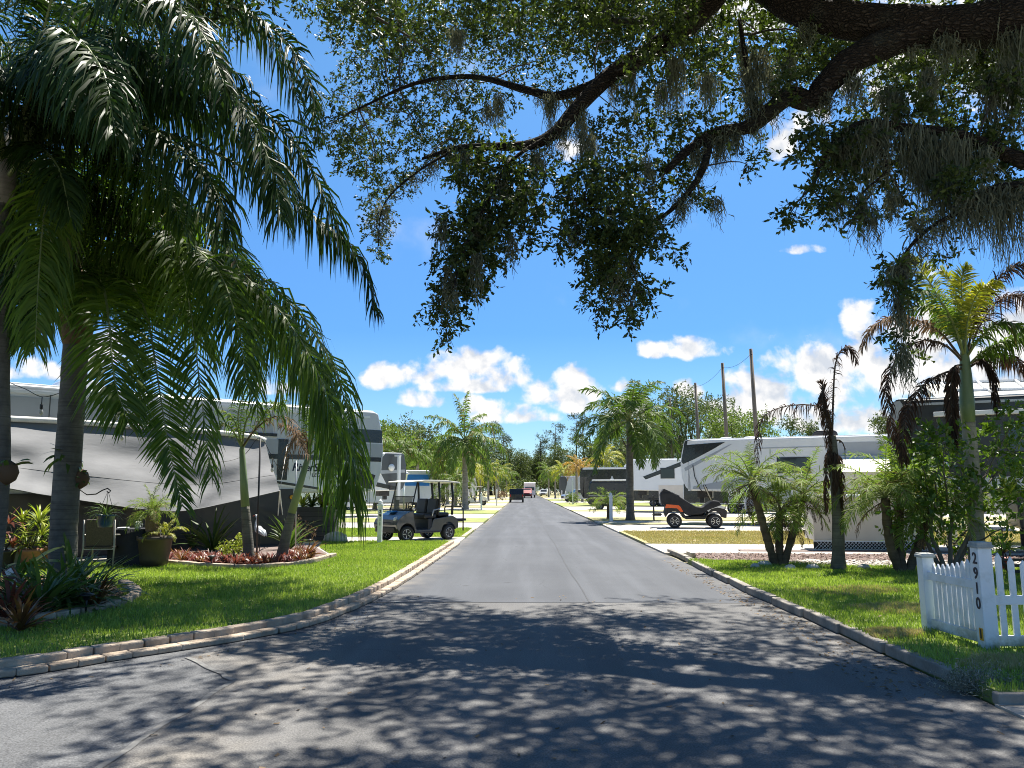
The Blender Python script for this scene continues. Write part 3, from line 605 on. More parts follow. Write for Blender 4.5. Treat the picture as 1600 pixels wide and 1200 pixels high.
# ---- the big queen palm standing in the mulch bed
base = gd(97, 914, .13); crown = at(118, 470, base.y)
pa = thing('palm_tree', 'stout grey trunked queen palm with drooping glossy fronds in the corner mulch bed', 'palm tree', base, 0, 'queen palms over the corner lawn')
tp = [Vector((0, 0, -.1)), at(101, 800, base.y)-base, at(112, 640, base.y)-base, at(119, 530, base.y)-base]
trunk_mb(tp, .205, .185, 1.2, 18, 40, .025).build('trunk', M['palmgrey'], pa)
MB().tube([at(119, 540, base.y)-base, at(119, 515, base.y)-base, at(116, 470, base.y)-base, at(116, 400, base.y)-base], [.19, .26, .22, .09], 14).build('crown_base', M['thatch'], pa)
QK = dict(n=165, L=.86, wd=.039, mats=[M['queen'], M['rachis']], r0=.030, plum=.45, fwd=.42)
A = base.y
for pts, kw in [
    ([(120, 500, A), (150, 390, A-.3), (215, 310, A-.8), (265, 360, A-1.3), (295, 470, A-1.7), (312, 600, A-1.9), (330, 745, A-2)], dict(droop=.75, L=.85)),
    ([(122, 500, A), (190, 370, A-.2), (290, 325, A-.5), (360, 390, A-.8), (392, 500, A-1.0), (402, 640, A-1.1)], dict(droop=.9)),
    ([(122, 490, A), (230, 400, A), (350, 400, A-.2), (450, 470, A-.5), (520, 570, A-.8), (552, 690, A-1.0), (545, 770, A-1.0)], dict(droop=1.2, L=.95, n=190, tipcut=.25)),
    ([(122, 490, A), (220, 420, A-.4), (350, 415, A-.9), (440, 490, A-1.3), (500, 590, A-1.5), (530, 690, A-1.6)], dict(droop=1.2, L=.95, n=180, tipcut=.3)),
    ([(122, 490, A), (240, 430, A+.5), (370, 455, A+.9), (460, 540, A+1.1), (500, 640, A+1.2), (515, 740, A+1.2)], dict(droop=1.2, L=.9, n=180, tipcut=.3)),
    ([(122, 490, A), (230, 430, A+.3), (360, 440, A+.5), (460, 520, A+.4), (510, 640, A+.3), (525, 780, A+.2)], dict(droop=1.2, L=.9, n=170, tipcut=.3)),
    ([(120, 500, A), (180, 430, A-.6), (225, 480, A-1.2), (243, 570, A-1.6), (262, 690, A-1.9), (285, 790, A-2.0)], dict(droop=.25, plum=.2, L=.7)),
    ([(115, 490, A), (80, 370, A-.5), (40, 300, A-1.2), (0, 320, A-1.8), (-40, 420, A-2.2), (-60, 520, A-2.4)], dict(droop=.9)),
    ([(118, 480, A), (130, 340, A-.6), (180, 262, A-1.4), (250, 285, A-2.0), (290, 360, A-2.3)], dict(droop=.95)),
    ([(118, 480, A), (105, 350, A-.9), (90, 280, A-1.8), (70, 330, A-2.6), (60, 440, A-3.0), (55, 540, A-3.2)], dict(droop=.8)),
    ([(120, 490, A), (200, 350, A+.6), (300, 330, A+1.2), (390, 420, A+1.6), (430, 540, A+1.8), (440, 650, A+1.9)], dict(droop=1.0)),
    ([(118, 480, A), (140, 330, A+.8), (170, 290, A+1.8), (210, 340, A+2.6), (240, 440, A+3.0)], dict(droop=.9)),
    ([(112, 480, A), (60, 370, A+.7), (0, 350, A+1.4), (-50, 420, A+2), (-70, 540, A+2.2)], dict(droop=.9)),
    ([(118, 470, A), (122, 330, A), (132, 255, A-.3), (160, 245, A-.6), (215, 270, A-.9)], dict(droop=.6)),
    ([(120, 500, A), (155, 440, A-1), (170, 500, A-1.9), (178, 590, A-2.3), (200, 660, A-2.5)], dict(droop=.5)),
    ([(116, 500, A), (85, 440, A-.8), (55, 470, A-1.5), (35, 540, A-1.8)], dict(droop=.6, L=.6)),
    ([(122, 495, A), (250, 380, A-.9), (330, 410, A-1.5), (370, 500, A-1.9), (385, 600, A-2.1)], dict(droop=.8)),
]:
    k = dict(QK); k.update(kw); world_frond(pa, px_pts(pts), **k)
# ---- its taller neighbour at the edge of the bed, crown high over the lawn
b2 = Vector((-7.1, 10.3, .13)); B = b2.y
pb = thing('palm_tree', 'tall queen palm at the very edge of the corner bed with shaded fronds spread high', 'palm tree', b2, 0, 'queen palms over the corner lawn')
tb = [Vector((0, 0, -.1)), at(-1, 760, B)-b2, at(0, 560, B)-b2, at(4, 300, B)-b2]
trunk_mb(tb, .125, .12, 1.2, 16, 36, .03).build('trunk', M['palmgrey'], pb)
MB().tube([at(6, 320, B)-b2, at(8, 250, B)-b2, at(14, 190, B)-b2], [.125, .16, .06], 12).build('crown_base', M['palmpale'], pb)
QB = dict(n=170, L=.88, wd=.040, mats=[M['queenshaded'], M['rachis']], r0=.036, plum=.5, fwd=.4)
for pts, kw in [
    ([(10, 260, B), (40, 165, B-.2), (75, 20, B-.6), (120, -120, B-1), (230, -180, B-1.2)], dict(droop=.8, start=.35)),
    ([(12, 270, B), (150, 190, B+.2), (330, 235, B+.4), (470, 325, B+.5), (555, 395, B+.6), (590, 490, B+.6)], dict(droop=1.1, L=.66, n=190)),
    ([(12, 260, B), (150, 110, B), (320, 120, B), (430, 190, B), (500, 290, B), (535, 380, B)], dict(droop=1.0)),
    ([(12, 250, B), (120, 40, B), (290, -10, B), (420, 40, B), (480, 120, B), (498, 215, B)], dict(droop=.7, L=.62)),
    ([(12, 260, B), (120, 120, B-.6), (260, 90, B-1.2), (370, 160, B-1.6), (420, 250, B-1.8), (440, 340, B-1.9)], dict(droop=1.0)),
    ([(12, 270, B), (110, 190, B-.6), (230, 200, B-1.1), (320, 270, B-1.4), (360, 360, B-1.5)], dict(droop=1.0)),
    ([(12, 260, B), (110, 60, B-.8), (210, -10, B-1.6), (300, 30, B-2.2), (350, 130, B-2.6)], dict(droop=1.0)),
    ([(12, 260, B), (130, 30, B+.8), (260, -40, B+1.6), (380, 10, B+2.2), (450, 110, B+2.6), (480, 240, B+2.8)], dict(droop=1.0)),
    ([(12, 260, B), (150, 150, B+.9), (300, 170, B+1.7), (420, 240, B+2.2), (480, 330, B+2.5)], dict(droop=1.0)),
    ([(10, 260, B), (60, 110, B-1), (110, 60, B-2), (160, 110, B-2.9), (180, 210, B-3.2)], dict(droop=.9)),
    ([(8, 260, B), (40, 120, B+1.1), (90, 80, B+2.2), (140, 140, B+3), (160, 240, B+3.3)], dict(droop=.9)),
    ([(8, 265, B), (-60, 150, B), (-160, 120, B), (-240, 200, B), (-270, 320, B)], dict(droop=.9)),
    ([(8, 265, B), (-30, 120, B-1), (-80, 80, B-2.2), (-120, 140, B-3.2), (-130, 240, B-3.6)], dict(droop=.9)),
    ([(8, 265, B), (-40, 150, B+1), (-90, 120, B+2.2), (-140, 190, B+3.2)], dict(droop=.9)),
    ([(10, 280, B), (50, 230, B-.6), (90, 260, B-1.2), (110, 340, B-1.4)], dict(droop=.7, L=.6)),
    ([(10, 270, B), (90, 200, B+.4), (190, 220, B+.8), (270, 290, B+1), (300, 380, B+1.1)], dict(droop=1.0)),
    ([(8, 420, B), (20, 400, B-.5), (30, 440, B-.9), (30, 520, B-1.1)], dict(droop=.8, L=.5, n=60)),
    ([(8, 420, B), (-15, 400, B+.3), (30, 440, B+.7), (55, 530, B+.9)], dict(droop=.9, L=.5, n=60)),
]:
    k = dict(QB); k.update(kw); world_frond(pb, px_pts(pts), **k)
rf = random.Random(4)
for i in range(26):                                     # the rest of its full crown, all round
    a = i*2.399; e = (70, 50, 30, 10)[i % 4]; L3 = rf.uniform(3.4, 4.4); Rz = Matrix.Rotation(a, 3, 'Z')
    hub = at(10, 255, B)-b2
    link('frond', frond_mesh('frond', [hub+Rz @ p for p in arc(L3, e, 95)], n=140, L=.84, wd=.040, droop=1.0, mats=[M['queenshaded'], M['rachis']], r0=.034, plum=.5), pb)
rf = random.Random(8)
for i in range(11):
    a = i*2.399+.5; e = (68, 50, 30)[i % 3]; L3 = rf.uniform(2.4, 3.2); Rz = Matrix.Rotation(a, 3, 'Z')
    hub = at(117, 480, A)-base
    if math.cos(a) > .2 and math.sin(a) < .3 and e < 20: continue
    link('frond', frond_mesh('frond', [hub+Rz @ p for p in arc(L3, e, 105)], n=120, L=.75, wd=.034, droop=.95, mats=[M['queen'], M['rachis']], r0=.03, plum=.5), pa)
# ---- a third one behind, only its crown leaning into the picture from above
b3 = Vector((-10.6, 12.6, .1)); Cc = b3.y
pc = thing('palm_tree', 'queen palm outside the picture edge with only its frond tips showing beyond its neighbours', 'palm tree', b3, 0, 'queen palms over the corner lawn')
top3 = Vector((.5, -.3, 8.6))
trunk_mb([(0, 0, -.1), (.1, 0, 3), (.3, -.1, 6), top3], .19, .16, 1.2, 14, 30, .03).build('trunk', M['palmgrey'], pc)
for i in range(11):
    a = i*2*PI/11+.2; e = (20, 45, 62)[i % 3]; L3 = random.uniform(3.8, 4.5)
    Rz = Matrix.Rotation(a, 3, 'Z'); pts = [top3+Rz @ p for p in arc(L3, e, 105)]
    link('frond', frond_mesh('frond', pts, n=130, L=.8, wd=.034, droop=1.0, mats=[M['queenshaded'], M['rachis']], r0=.032, plum=.5), pc)
# ------------------------------------------------------------------ other leafy plants
def strap_mesh(name, num, L, wd, m, el=(20, 80), bend=60, seed=0, tw=.3, k=4):
    """rosette of arching strap leaves from one root"""
    rg = np.random.default_rng(seed); V = np.zeros((num, 2*(k+1), 3)); a = rg.uniform(0, 2*PI, num)
    e0 = np.radians(rg.uniform(el[0], el[1], num)); bd = np.radians(bend*rg.uniform(.5, 1.3, num)); ln = L*rg.uniform(.6, 1.1, num)
    h = np.c_[np.cos(a), np.sin(a), np.zeros(num)]; sd = np.c_[-np.sin(a), np.cos(a), rg.normal(0, tw, num)]
    p = h*rg.uniform(0, .04, num)[:, None]*L
    for j in range(k+1):
        f = j/k; ws = (.55, .9, 1, .8, .08)[min(4, int(round(f*4)))]
        V[:, 2*j] = p-sd*wd*ws/2; V[:, 2*j+1] = p+sd*wd*ws/2
        e = e0-bd*f; p = p+(h*np.cos(e)[:, None]+UP*np.sin(e)[:, None])*(ln/k)[:, None]
    b = np.arange(num)[:, None]*2*(k+1)
    Q = np.concatenate([b+np.array([[2*j, 2*j+1, 2*j+3, 2*j+2]]) for j in range(k)])
    return np_mesh(name, V.reshape(-1, 3), Q, m, rnd=np.repeat(rg.uniform(0, 1, num), 2*(k+1)))
def strap_plant(name, label, cat, loc, num, L, wd, m, group=None, **kw):
    o = link(name, strap_mesh(name, num, L, wd, M[m], seed=int(RG.integers(1 << 30)), **kw), None, loc); return tag(o, label, cat, group)
def leaf_quads(C, D, size, aspect=.45, fold=.15, rg=RG):
    """rhombic leaves at C pointing along D"""
    N = len(C); s = size*rg.uniform(.65, 1.25, N); D = nrm(D)
    Wd = nrm(np.cross(D, rg.normal(0, 1, (N, 3)))); Nn = np.cross(D, Wd)
    mid = C+D*(s*.5)[:, None]; hw = Wd*(s*aspect/2)[:, None]; up = Nn*(s*fold/2)[:, None]
    V = np.stack([C, mid+hw+up, C+D*s[:, None], mid-hw+up], 1)
    return V
def sprigs(cen, rad, ns, k, ll, sl=.3, down=.15, rg=RG, out=.8):
    """leafy twigs through a lumpy ball: returns leaf quads and their spread value"""
    cen = np.asarray(cen, float); rad = np.asarray(rad, float)
    q = nrm(rg.normal(0, 1, (ns, 3)))*rg.uniform(.05, 1, (ns, 1))**(1/2.2); st = cen+q*rad
    dr = nrm(q*out+rg.normal(0, .6, (ns, 3))-UP*down); ln = sl*rg.uniform(.5, 1.2, ns)
    f = np.linspace(.12, 1, k)[None, :]
    P = st[:, None, :]+dr[:, None, :]*(f*ln[:, None])[..., None]-UP*(.12*f**2*ln[:, None])[..., None]
    D = dr[:, None, :]*.6+rg.normal(0, .75, (ns, k, 3))-UP*.15
    V = leaf_quads(P.reshape(-1, 3), D.reshape(-1, 3), ll, rg=rg)
    base = np.repeat(rg.uniform(0, .5, ns), k)+rg.uniform(0, .5, ns*k)
    return V, base
def leaf_mesh(name, parts, m):
    V = np.concatenate([p[0] for p in parts]); r = np.concatenate([p[1] for p in parts])
    return np_mesh(name, V.reshape(-1, 3), np.arange(len(V)*4).reshape(-1, 4), m, rnd=np.repeat(r, 4))
def grow(mb, a, b, r0, r1, k=7, wig=.08, n=6, sag=0.0):
    a, b = Vector(a), Vector(b); L = (b-a).length; P = []
    for i in range(4):
        f = i/3; p = a.lerp(b, f); e = math.sin(PI*f)*wig*L
        P.append(p+Vector((random.uniform(-e, e), random.uniform(-e, e), random.uniform(-e, e)+sag*L*math.sin(PI*f))))
    P = [Vector(p) for p in spline(P, k)]
    mb.tube(P, [r0+(r1-r0)*i/(k-1) for i in range(k)], n, caps=False); return P
def bush(name, label, cat, loc, r, h, m, ns=160, k=9, ll=.07, group=None, twm='twig', stems=6, sl=.22):
    root = thing(name, label, cat, loc, 0, group); mb = MB(); parts = []
    for i in range(stems):
        a = 2*PI*i/stems+random.uniform(-.3, .3); c = (math.cos(a)*r*.55, math.sin(a)*r*.55, h*random.uniform(.5, .85))
        grow(mb, (0, 0, 0), c, .015+.01*h, .006)
        parts.append(sprigs(c, (r*.5, r*.5, h*.28), ns//stems, k, ll, sl))
    parts.append(sprigs((0, 0, h*.45), (r*.8, r*.8, h*.42), ns//3, k, ll, sl))
    mb.build('stem', M[twm], root); link('foliage', leaf_mesh('foliage', parts, M[m]), root); return root
def tree_pair(h, r, ll, m, seed, clumps=26, ns=34, k=8, trunkf=.42, shape='oak'):
    """trunk and crown meshes of a broadleaf tree seen from afar"""
    st = random.getstate(); random.seed(seed); rg = np.random.default_rng(seed); mb = MB(); parts = []
    th = h*trunkf; mb.tube([(0, 0, -.2), (random.uniform(-.2, .2), 0, th*.5), (0, random.uniform(-.3, .3), th)], [h*.035, h*.026, h*.022], 8)
    for i in range(clumps):
        a = random.uniform(0, 2*PI); zz = random.uniform(0, 1); q = math.sqrt(max(0, 1-(zz*1.0-.35)**2*1.9))*random.uniform(.45, 1)
        c = Vector((math.cos(a)*r*q, math.sin(a)*r*q, th*.85+(h-th*.9)*zz*.92))
        rr = r*random.uniform(.20, .40)
        if i % 2 == 0: grow(mb, (0, 0, th*random.uniform(.7, 1)), c, h*.013, h*.004, 5, .1, 5)
        parts.append(sprigs(c, (rr, rr, rr*.7), ns, k, ll, ll*3.2, .1, rg))
    random.setstate(st)
    return mb, parts
def oak_far(label, loc, h, r, m='treeleaf', seed=1, group=None, ll=.22, clumps=30, ns=44, name='oak_tree', rzs=None, trunkf=.38):
    root = thing(name, label, 'tree', loc, random.uniform(0, 6), group); mb, parts = tree_pair(h, r, ll, m, seed, clumps, ns, trunkf=trunkf)
    mb.build('trunk', M['twig'], root); link('crown', leaf_mesh('crown', parts, M[m]), root); return root
def pine(label, loc, h, seed, group=None, m='pineleaf', top=.34, r=2.6):
    root = thing('pine_tree', label, 'tree', loc, 0, group); st = random.getstate(); random.seed(seed); rg = np.random.default_rng(seed)
    mb = MB(); parts = []; lx = random.uniform(-.5, .5)
    mb.tube([(0, 0, -.2), (lx*.5, 0, h*.5), (lx, 0, h*.97)], [.26, .2, .06], 7)
    for i in range(16):
        z = h*(1-top*random.random()**1.2); a = random.uniform(0, 6.28); q = r*random.uniform(.3, 1)*(.6+.6*math.sin(PI*min(1, (h-z)/(h*top)+.25)))
        c = Vector((lx+math.cos(a)*q, math.sin(a)*q, z+random.uniform(0, .5))); grow(mb, (lx*z/h, 0, z-.5), c, .06, .02, 4, .08, 5)
        rr = random.uniform(.7, 1.3); parts.append(sprigs(c, (rr, rr, rr*.55), 26, 8, .26, .7, -.1, rg))
    for i in range(5):
        z = h*random.uniform(.35, .62); a = random.uniform(0, 6.28); grow(mb, (lx*z/h, 0, z), (lx+math.cos(a)*1.3, math.sin(a)*1.3, z+.2), .05, .015, 4, .1, 4)
    random.setstate(st); mb.build('trunk', M['twig'], root); link('crown', leaf_mesh('crown', parts, M[m]), root); return root
# ------------------------------------------------------------------ the live oak overhead
ob = Vector((10.6, 8.6, 0)); oak = thing('oak_tree', 'old live oak with heavy limbs arching over the road', 'tree', ob)
def rel(lst): return [at(*p)-ob for p in lst]
tk = MB()
def limb(lst, r0, r1, n=14, k=40, bump=.06, pw=1.0):
    P = spline(rel(lst), k); rr = [(r0+(r1-r0)*(i/(k-1))**pw)*(1+random.uniform(-bump, bump)) for i in range(k)]
    tk.tube([tuple(p) for p in P], rr, n); return P
LIMBS = []
P = spline([(0, 0, -.2), (.1, .1, 2), (-.2, .3, 4.5), (-.6, .5, 6.4)], 20); tk.tube([tuple(p) for p in P], [.75*(1-.35*i/19)*(1+.5*max(0, 1-i/4)) for i in range(20)], 18)
LIMBS.append(limb([(2060, 130, 9.1), (1850, 20, 9.1), (1720, -5, 9.2), (1600, 28, 9.3), (1500, 42, 9.5), (1400, 40, 9.7), (1300, 28, 9.9), (1230, 8, 10.1), (1165, -40, 10.6), (1120, -120, 11.6), (1060, -200, 13.2)], .31, .03, pw=2.6))
LIMBS.append(limb([(1490, 40, 9.55), (1440, 48, 9.6), (1385, 68, 9.65), (1330, 95, 9.6), (1292, 130, 9.7), (1268, 158, 9.8), (1232, 150, 9.9), (1205, 172, 10), (1170, 198, 10.1), (1120, 208, 10.2), (1075, 235, 10.2), (1040, 268, 10.2)], .235, .045))
LIMBS.append(limb([(1150, -60, 10.6), (1120, -10, 10.6), (1078, 35, 10.6), (1020, 78, 10.6), (960, 112, 10.6), (905, 165, 10.5), (870, 205, 10.4), (830, 226, 10.3), (770, 229, 10.3), (715, 231, 10.4), (660, 248, 10.6)], .20, .02))
LIMBS.append(limb([(1040, 65, 10.7), (985, 105, 11), (930, 132, 11.3), (870, 150, 11.6), (820, 140, 11.9), (740, 120, 12.3), (650, 130, 12.7), (560, 170, 13)], .12, .02, 8))
LIMBS.append(limb([(1900, 330, 8.7), (1760, 300, 8.8), (1600, 252, 9), (1540, 226, 9.1), (1480, 208, 9.2), (1412, 200, 9.3), (1350, 192, 9.3), (1300, 225, 9.4), (1270, 290, 9.4)], .12, .022, 10))
LIMBS.append(limb([(1750, 330, 8.5), (1650, 296, 8.6), (1590, 290, 8.6), (1545, 298, 8.7), (1510, 320, 8.7)], .08, .03, 10))
LIMBS.append(limb([(1110, 210, 10.2), (1100, 260, 10.1), (1076, 300, 10), (1040, 335, 10), (1005, 352, 10)], .06, .02, 8))
LIMBS.append(limb([(1180, 190, 10.1), (1165, 90, 10.4), (1155, 30, 10.7)], .05, .025, 8))
LIMBS.append(limb([(1500, 330, 8.8), (1455, 355, 8.9), (1425, 382, 8.9), (1408, 410, 8.9)], .03, .02, 6))
LIMBS.append(limb([(870, 205, 10.4), (800, 250, 10.0), (770, 300, 9.8), (730, 380, 9.6), (705, 460, 9.5)], .035, .008, 6))
LIMBS.append(limb([(1005, 352, 10), (970, 390, 9.9), (960, 440, 9.8), (985, 470, 9.8)], .018, .006, 6))
LIMBS.append(limb([(1010, 345, 10), (960, 330, 10), (915, 330, 10), (890, 370, 10)], .016, .006, 6))
LIMBS.append(limb([(715, 231, 10.4), (650, 270, 10.2), (600, 320, 10.1), (590, 390, 10)], .022, .006, 6))
LIMBS.append(limb([(1350, 192, 9.3), (1385, 260, 9.2), (1350, 300, 9.2), (1335, 345, 9.2)], .025, .006, 6))
tk.build('trunk', M['bark'], oak)
allL = np.concatenate(LIMBS)
CLUMPS = [(620,30,50),(560,90,46),(530,150,40),(590,130,50),(650,80,60),(720,40,60),(700,110,60),(780,60,60),(640,180,60),(570,190,50),(520,205,32),(720,170,55),(790,130,50),(850,60,60),(870,120,50),(920,50,55),(960,70,50),(560,245,42),(612,270,46),(592,312,32),(584,352,26),(597,392,18),(660,225,50),(720,230,45),(750,195,45),(680,20,50),(600,75,45),(840,10,55),(760,10,60),(950,10,60),(545,200,40),(500,165,22),(490,215,18),
 (740,270,40),(790,262,46),(775,320,46),(725,355,42),(762,388,36),(706,410,34),(712,460,34),(690,490,26),(696,522,14),(822,318,34),(828,368,20),(744,440,24),(770,350,40),(800,290,40),(730,420,34),
 (850,250,32),(866,290,20),(900,330,36),(952,332,50),(930,382,44),(962,402,40),(1012,362,34),(1052,392,18),(940,442,34),(982,462,34),(932,482,22),(984,496,14),(1014,452,18),(876,376,16),(1000,312,38),(960,280,44),(912,274,34),(970,360,46),(950,420,38),
 (940,210,44),(1000,182,46),(1010,240,46),(1060,150,50),(1070,90,46),(1040,30,55),(1100,120,46),(1120,60,42),(1150,130,42),(1160,40,46),(1200,90,36),(1092,300,24),(1060,262,34),(1150,192,28),(1188,232,18),(1166,256,13),(1080,200,36),(1000,120,44),(990,20,55),(1090,10,50),
 (1250,75,36),(1300,100,30),(1240,125,28),(1270,205,24),(1260,235,24),(1302,240,36),(1342,222,36),(1322,282,34),(1282,302,24),(1242,332,18),(1228,347,11),(1292,332,20),(1352,170,36),(1402,130,42),(1442,105,42),(1482,135,42),(1422,170,36),(1522,90,46),(1572,75,46),(1562,135,42),(1582,192,36),(1502,182,36),(1542,242,32),(1442,242,36),(1382,262,36),(1402,302,26),(1502,282,30),(1562,282,26),(1472,322,24),(1342,332,16),(1432,332,20),(1460,200,40),(1520,220,36),(1590,120,45),(1600,40,50),
 (1395,425,20),(1412,455,18),(1400,520,14),(1420,550,10),(1480,395,12)]
parts = []; tw = MB()
for (px, py, rp) in CLUMPS:
    low = py > 240 or (py > 200 and px > 1200)
    Yd = (random.uniform(9.4, 10.9) if px < 1200 else random.uniform(8.7, 9.8)) if low else (random.uniform(9.8, 14.0) if px < 1200 else random.uniform(9.0, 12.5))
    if px < 900 and (py < 200 or px < 620): Yd = random.uniform(13, 17.2)
    c = at(px, py, Yd)-ob; r = rp*Yd/F*.94
    dens = (1.0 if low else .66)*random.uniform(.5, 1.2)
    ns = max(8, int(138*(rp/45)**2*dens)); parts.append(sprigs(c, (r, r*1.25, r*.85), ns, 10, .082, .22, .22))
    j = int(np.argmin(((allL-np.array(c))**2).sum(1))); s = Vector(allL[j])
    if (s-c).length < 3.2: grow(tw, s, c, .016, .005, 6, .12, 4, .08)
    for q in range(5):
        e = c+Vector((random.gauss(0, r*.6), random.gauss(0, r*.6), random.gauss(-.1, r*.5))); grow(tw, c, e, .005, .0025, 4, .1, 3)
# crown overhead, above the picture, that throws the dappled shade on the road
for i in range(360):
    X, Y = random.uniform(-7.5, 11.5), random.uniform(5.5, 18.5); z = random.uniform(8.2, 11.5)
    if 765-(z-1.6)*1200/Y > (80 if X > 2.5 else 10) or (X < -3 and Y < 9): continue
    if X < -5.2 and Y < 12: continue
    if abs(X-(4.9+.19*z)) < 1.2 and abs(Y-(7.9+.41*z)) < 1.3: continue
    if X < -.3 and Y < 10.2 and random.random() < .75: continue
    if -2 < X < 4.5 and 9.6 < Y < 13 and random.random() < .65: continue
    r = random.uniform(.45, .85); c = Vector((X, Y, z))-ob
    parts.append(sprigs(c, (r, r, r*.6), int(105*r*r), 10, .11, .30, .1))
    if i % 3 == 0:
        e = c+Vector((random.uniform(-1, 1), random.uniform(-1, 1), -.2)); grow(tw, c, e, .03, .01, 5, .1, 4)
for i in range(95):                                     # nearer limbs' leaves, over the verge by the fence
    X, Y, z = random.uniform(-.9, 7.8), random.uniform(7.2, 10.8), random.uniform(8.8, 10.8)
    if abs(X-(4.9+.19*z)) < 1.0 and abs(Y-(7.9+.41*z)) < 1.2: continue
    r = random.uniform(.45, .8); parts.append(sprigs(Vector((X, Y, z))-ob, (r, r, r*.6), int(105*r*r), 10, .11, .30, .1))
for i in range(170):                                    # its outer crown over both lawns
    if i % 5 < 3: X, Y, z = random.uniform(-4.5, 2.5), random.uniform(12.5, 19), random.uniform(9.6, 14)
    else: X, Y, z = random.uniform(4, 11.5), random.uniform(11, 18.5), random.uniform(9.3, 12.6)
    if 765-(z-1.6)*1200/Y > (80 if X > 2.5 else 0 if 820+1200*X/Y > 600 else -25): continue
    if abs(X-(4.9+.19*z)) < 1.2 and abs(Y-(7.9+.41*z)) < 1.3: continue
    r = random.uniform(.5, .95); parts.append(sprigs(Vector((X, Y, z))-ob, (r, r, r*.6), int(62*r*r), 10, .11, .34, .1))
for a, b, r0, r1 in [((3.2, 11.6, 9.6), (-.5, 12.4, 10.6), .07, .02), ((3.0, 11.6, 9.6), (1.0, 15.5, 11.4), .07, .02), ((3.0, 9.9, 8.9), (1.2, 7.2, 9.4), .07, .02)]:
    grow(tw, Vector(a)-ob, Vector(b)-ob, r0, r1, 12, .13, 7)
tw.build('branch', M['twig'], oak)
link('crown', leaf_mesh('crown', parts, M['oakleaf']), oak)
# ------------------------------------------------------------------ spanish moss
def moss_tuft(c, L, wd, num, rg):
    """thin wavering strands hanging from one spot"""
    k = 7; c = np.array(c); x0 = c+np.c_[rg.normal(0, wd*.42, num), rg.normal(0, wd*.42, num), rg.uniform(-.12, .06, num)]
    ln = L*rg.uniform(.12, 1, num)**.9*np.exp(-((x0[:, 0]-c[0])/wd)**2*.6); V = np.zeros((num, 2*k, 3)); b = rg.uniform(0, PI, num); w0 = rg.uniform(.004, .011, num)
    wob = np.zeros((num, 2)); pull = (c[:2]-x0[:, :2])*.45
    for j in range(k):
        f = j/(k-1); wob = wob+rg.normal(0, .026, (num, 2))
        p = np.c_[x0[:, :2]+pull*f+wob, x0[:, 2]-ln*f]; ww = w0*(1-.75*f)
        off = np.c_[np.cos(b)*ww, np.sin(b)*ww, rg.normal(0, .004, num)]; V[:, 2*j] = p-off; V[:, 2*j+1] = p+off; b = b+rg.normal(0, .7, num)
    q = np.arange(num)[:, None]*2*k; Q = np.concatenate([q+np.array([[2*j, 2*j+1, 2*j+3, 2*j+2]]) for j in range(k-1)])
    return V.reshape(-1, 3), Q, np.repeat(rg.uniform(0, 1, num), 2*k)
MOSS = [(1185,85,125,22,10.2),(1168,110,80,16,10.2),(1105,120,80,20,10.4),(1055,90,130,18,10.6),(1035,130,80,14,10.6),(1330,120,60,26,9.6),(1290,150,40,18,9.7),(1320,210,100,28,9.4),(1350,200,120,26,9.3),(1375,190,110,24,9.3),(1385,140,70,20,9.5),(1420,205,120,30,9.2),(1450,215,160,34,9.2),(1480,215,195,32,9.1),(1465,235,170,24,9.1),(1500,225,150,26,9.1),(1530,300,110,22,8.7),(1510,310,80,18,8.7),(1550,300,120,22,8.7),(1570,300,125,22,8.7),(1592,295,110,22,8.6),(1540,235,80,18,9),(1310,300,60,14,9.3),(1345,315,80,14,9.2),(1362,330,60,10,9.2),(1395,300,55,14,9.2),(1435,345,40,12,8.9),(1440,240,110,24,9.2),(1560,15,110,22,9.3),(1590,50,170,24,9.2),(1575,100,150,18,9.2),(1510,50,60,20,9.5),(1470,55,50,16,9.5),(1425,65,40,14,9.6),(1260,40,50,14,9.9),(1230,90,60,14,9.9),(1120,215,60,22,10.2),(1090,230,60,16,10.2),(1130,200,70,16,10.2),(1150,205,45,12,10.1),(905,170,60,16,10.5),(912,200,110,10,10.4),(880,195,60,14,10.4),(925,215,70,9,10.4),(780,150,55,14,11.8),(765,165,45,12,11.5),(715,50,55,20,12),(725,235,70,12,10.4),(675,245,45,9,10.6),(690,340,90,8,9.7),(700,420,60,8,9.6),(745,400,90,9,9.6),(800,370,60,5,9.7),(860,150,90,14,11.4),(840,240,60,10,10.3),(960,120,60,14,10.7),(985,100,90,14,10.7),(1010,250,60,10,10.2),(1400,420,70,16,8.9),(1405,470,80,12,8.9),(1408,545,80,10,8.9),(985,400,60,6,9.8),(1060,310,40,7,10),(1120,310,55,5,10),(1180,150,70,16,10),(1205,120,80,14,10.1),(1480,60,60,18,9.4),(1545,120,130,18,9.2),(1450,110,90,18,9.4),(1400,150,90,20,9.4)]
mv, mq, mr = [], [], []; off = 0
for (px, py, lp, wp, Yd) in MOSS:
    V, Q, r = moss_tuft(at(px, py, Yd), lp*Yd/F*1.05, wp*Yd/F, int(26+wp*5), RG); mv.append(V); mq.append(Q+off); mr.append(r); off += len(V)
for i in range(150):                                   # short wisps all along the limbs
    L_ = LIMBS[i % len(LIMBS)]; p = L_[random.randrange(len(L_))]+np.array(ob)
    V, Q, r = moss_tuft(p, random.uniform(.12, .5), random.uniform(.04, .12), 22, RG); mv.append(V); mq.append(Q+off); mr.append(r); off += len(V)
mo = link('spanish_moss', np_mesh('spanish_moss', np.concatenate(mv), np.concatenate(mq), M['moss'], rnd=np.concatenate(mr)))
tag(mo, 'grey green spanish moss hanging in strands from the oak limbs', 'moss', kind='stuff')
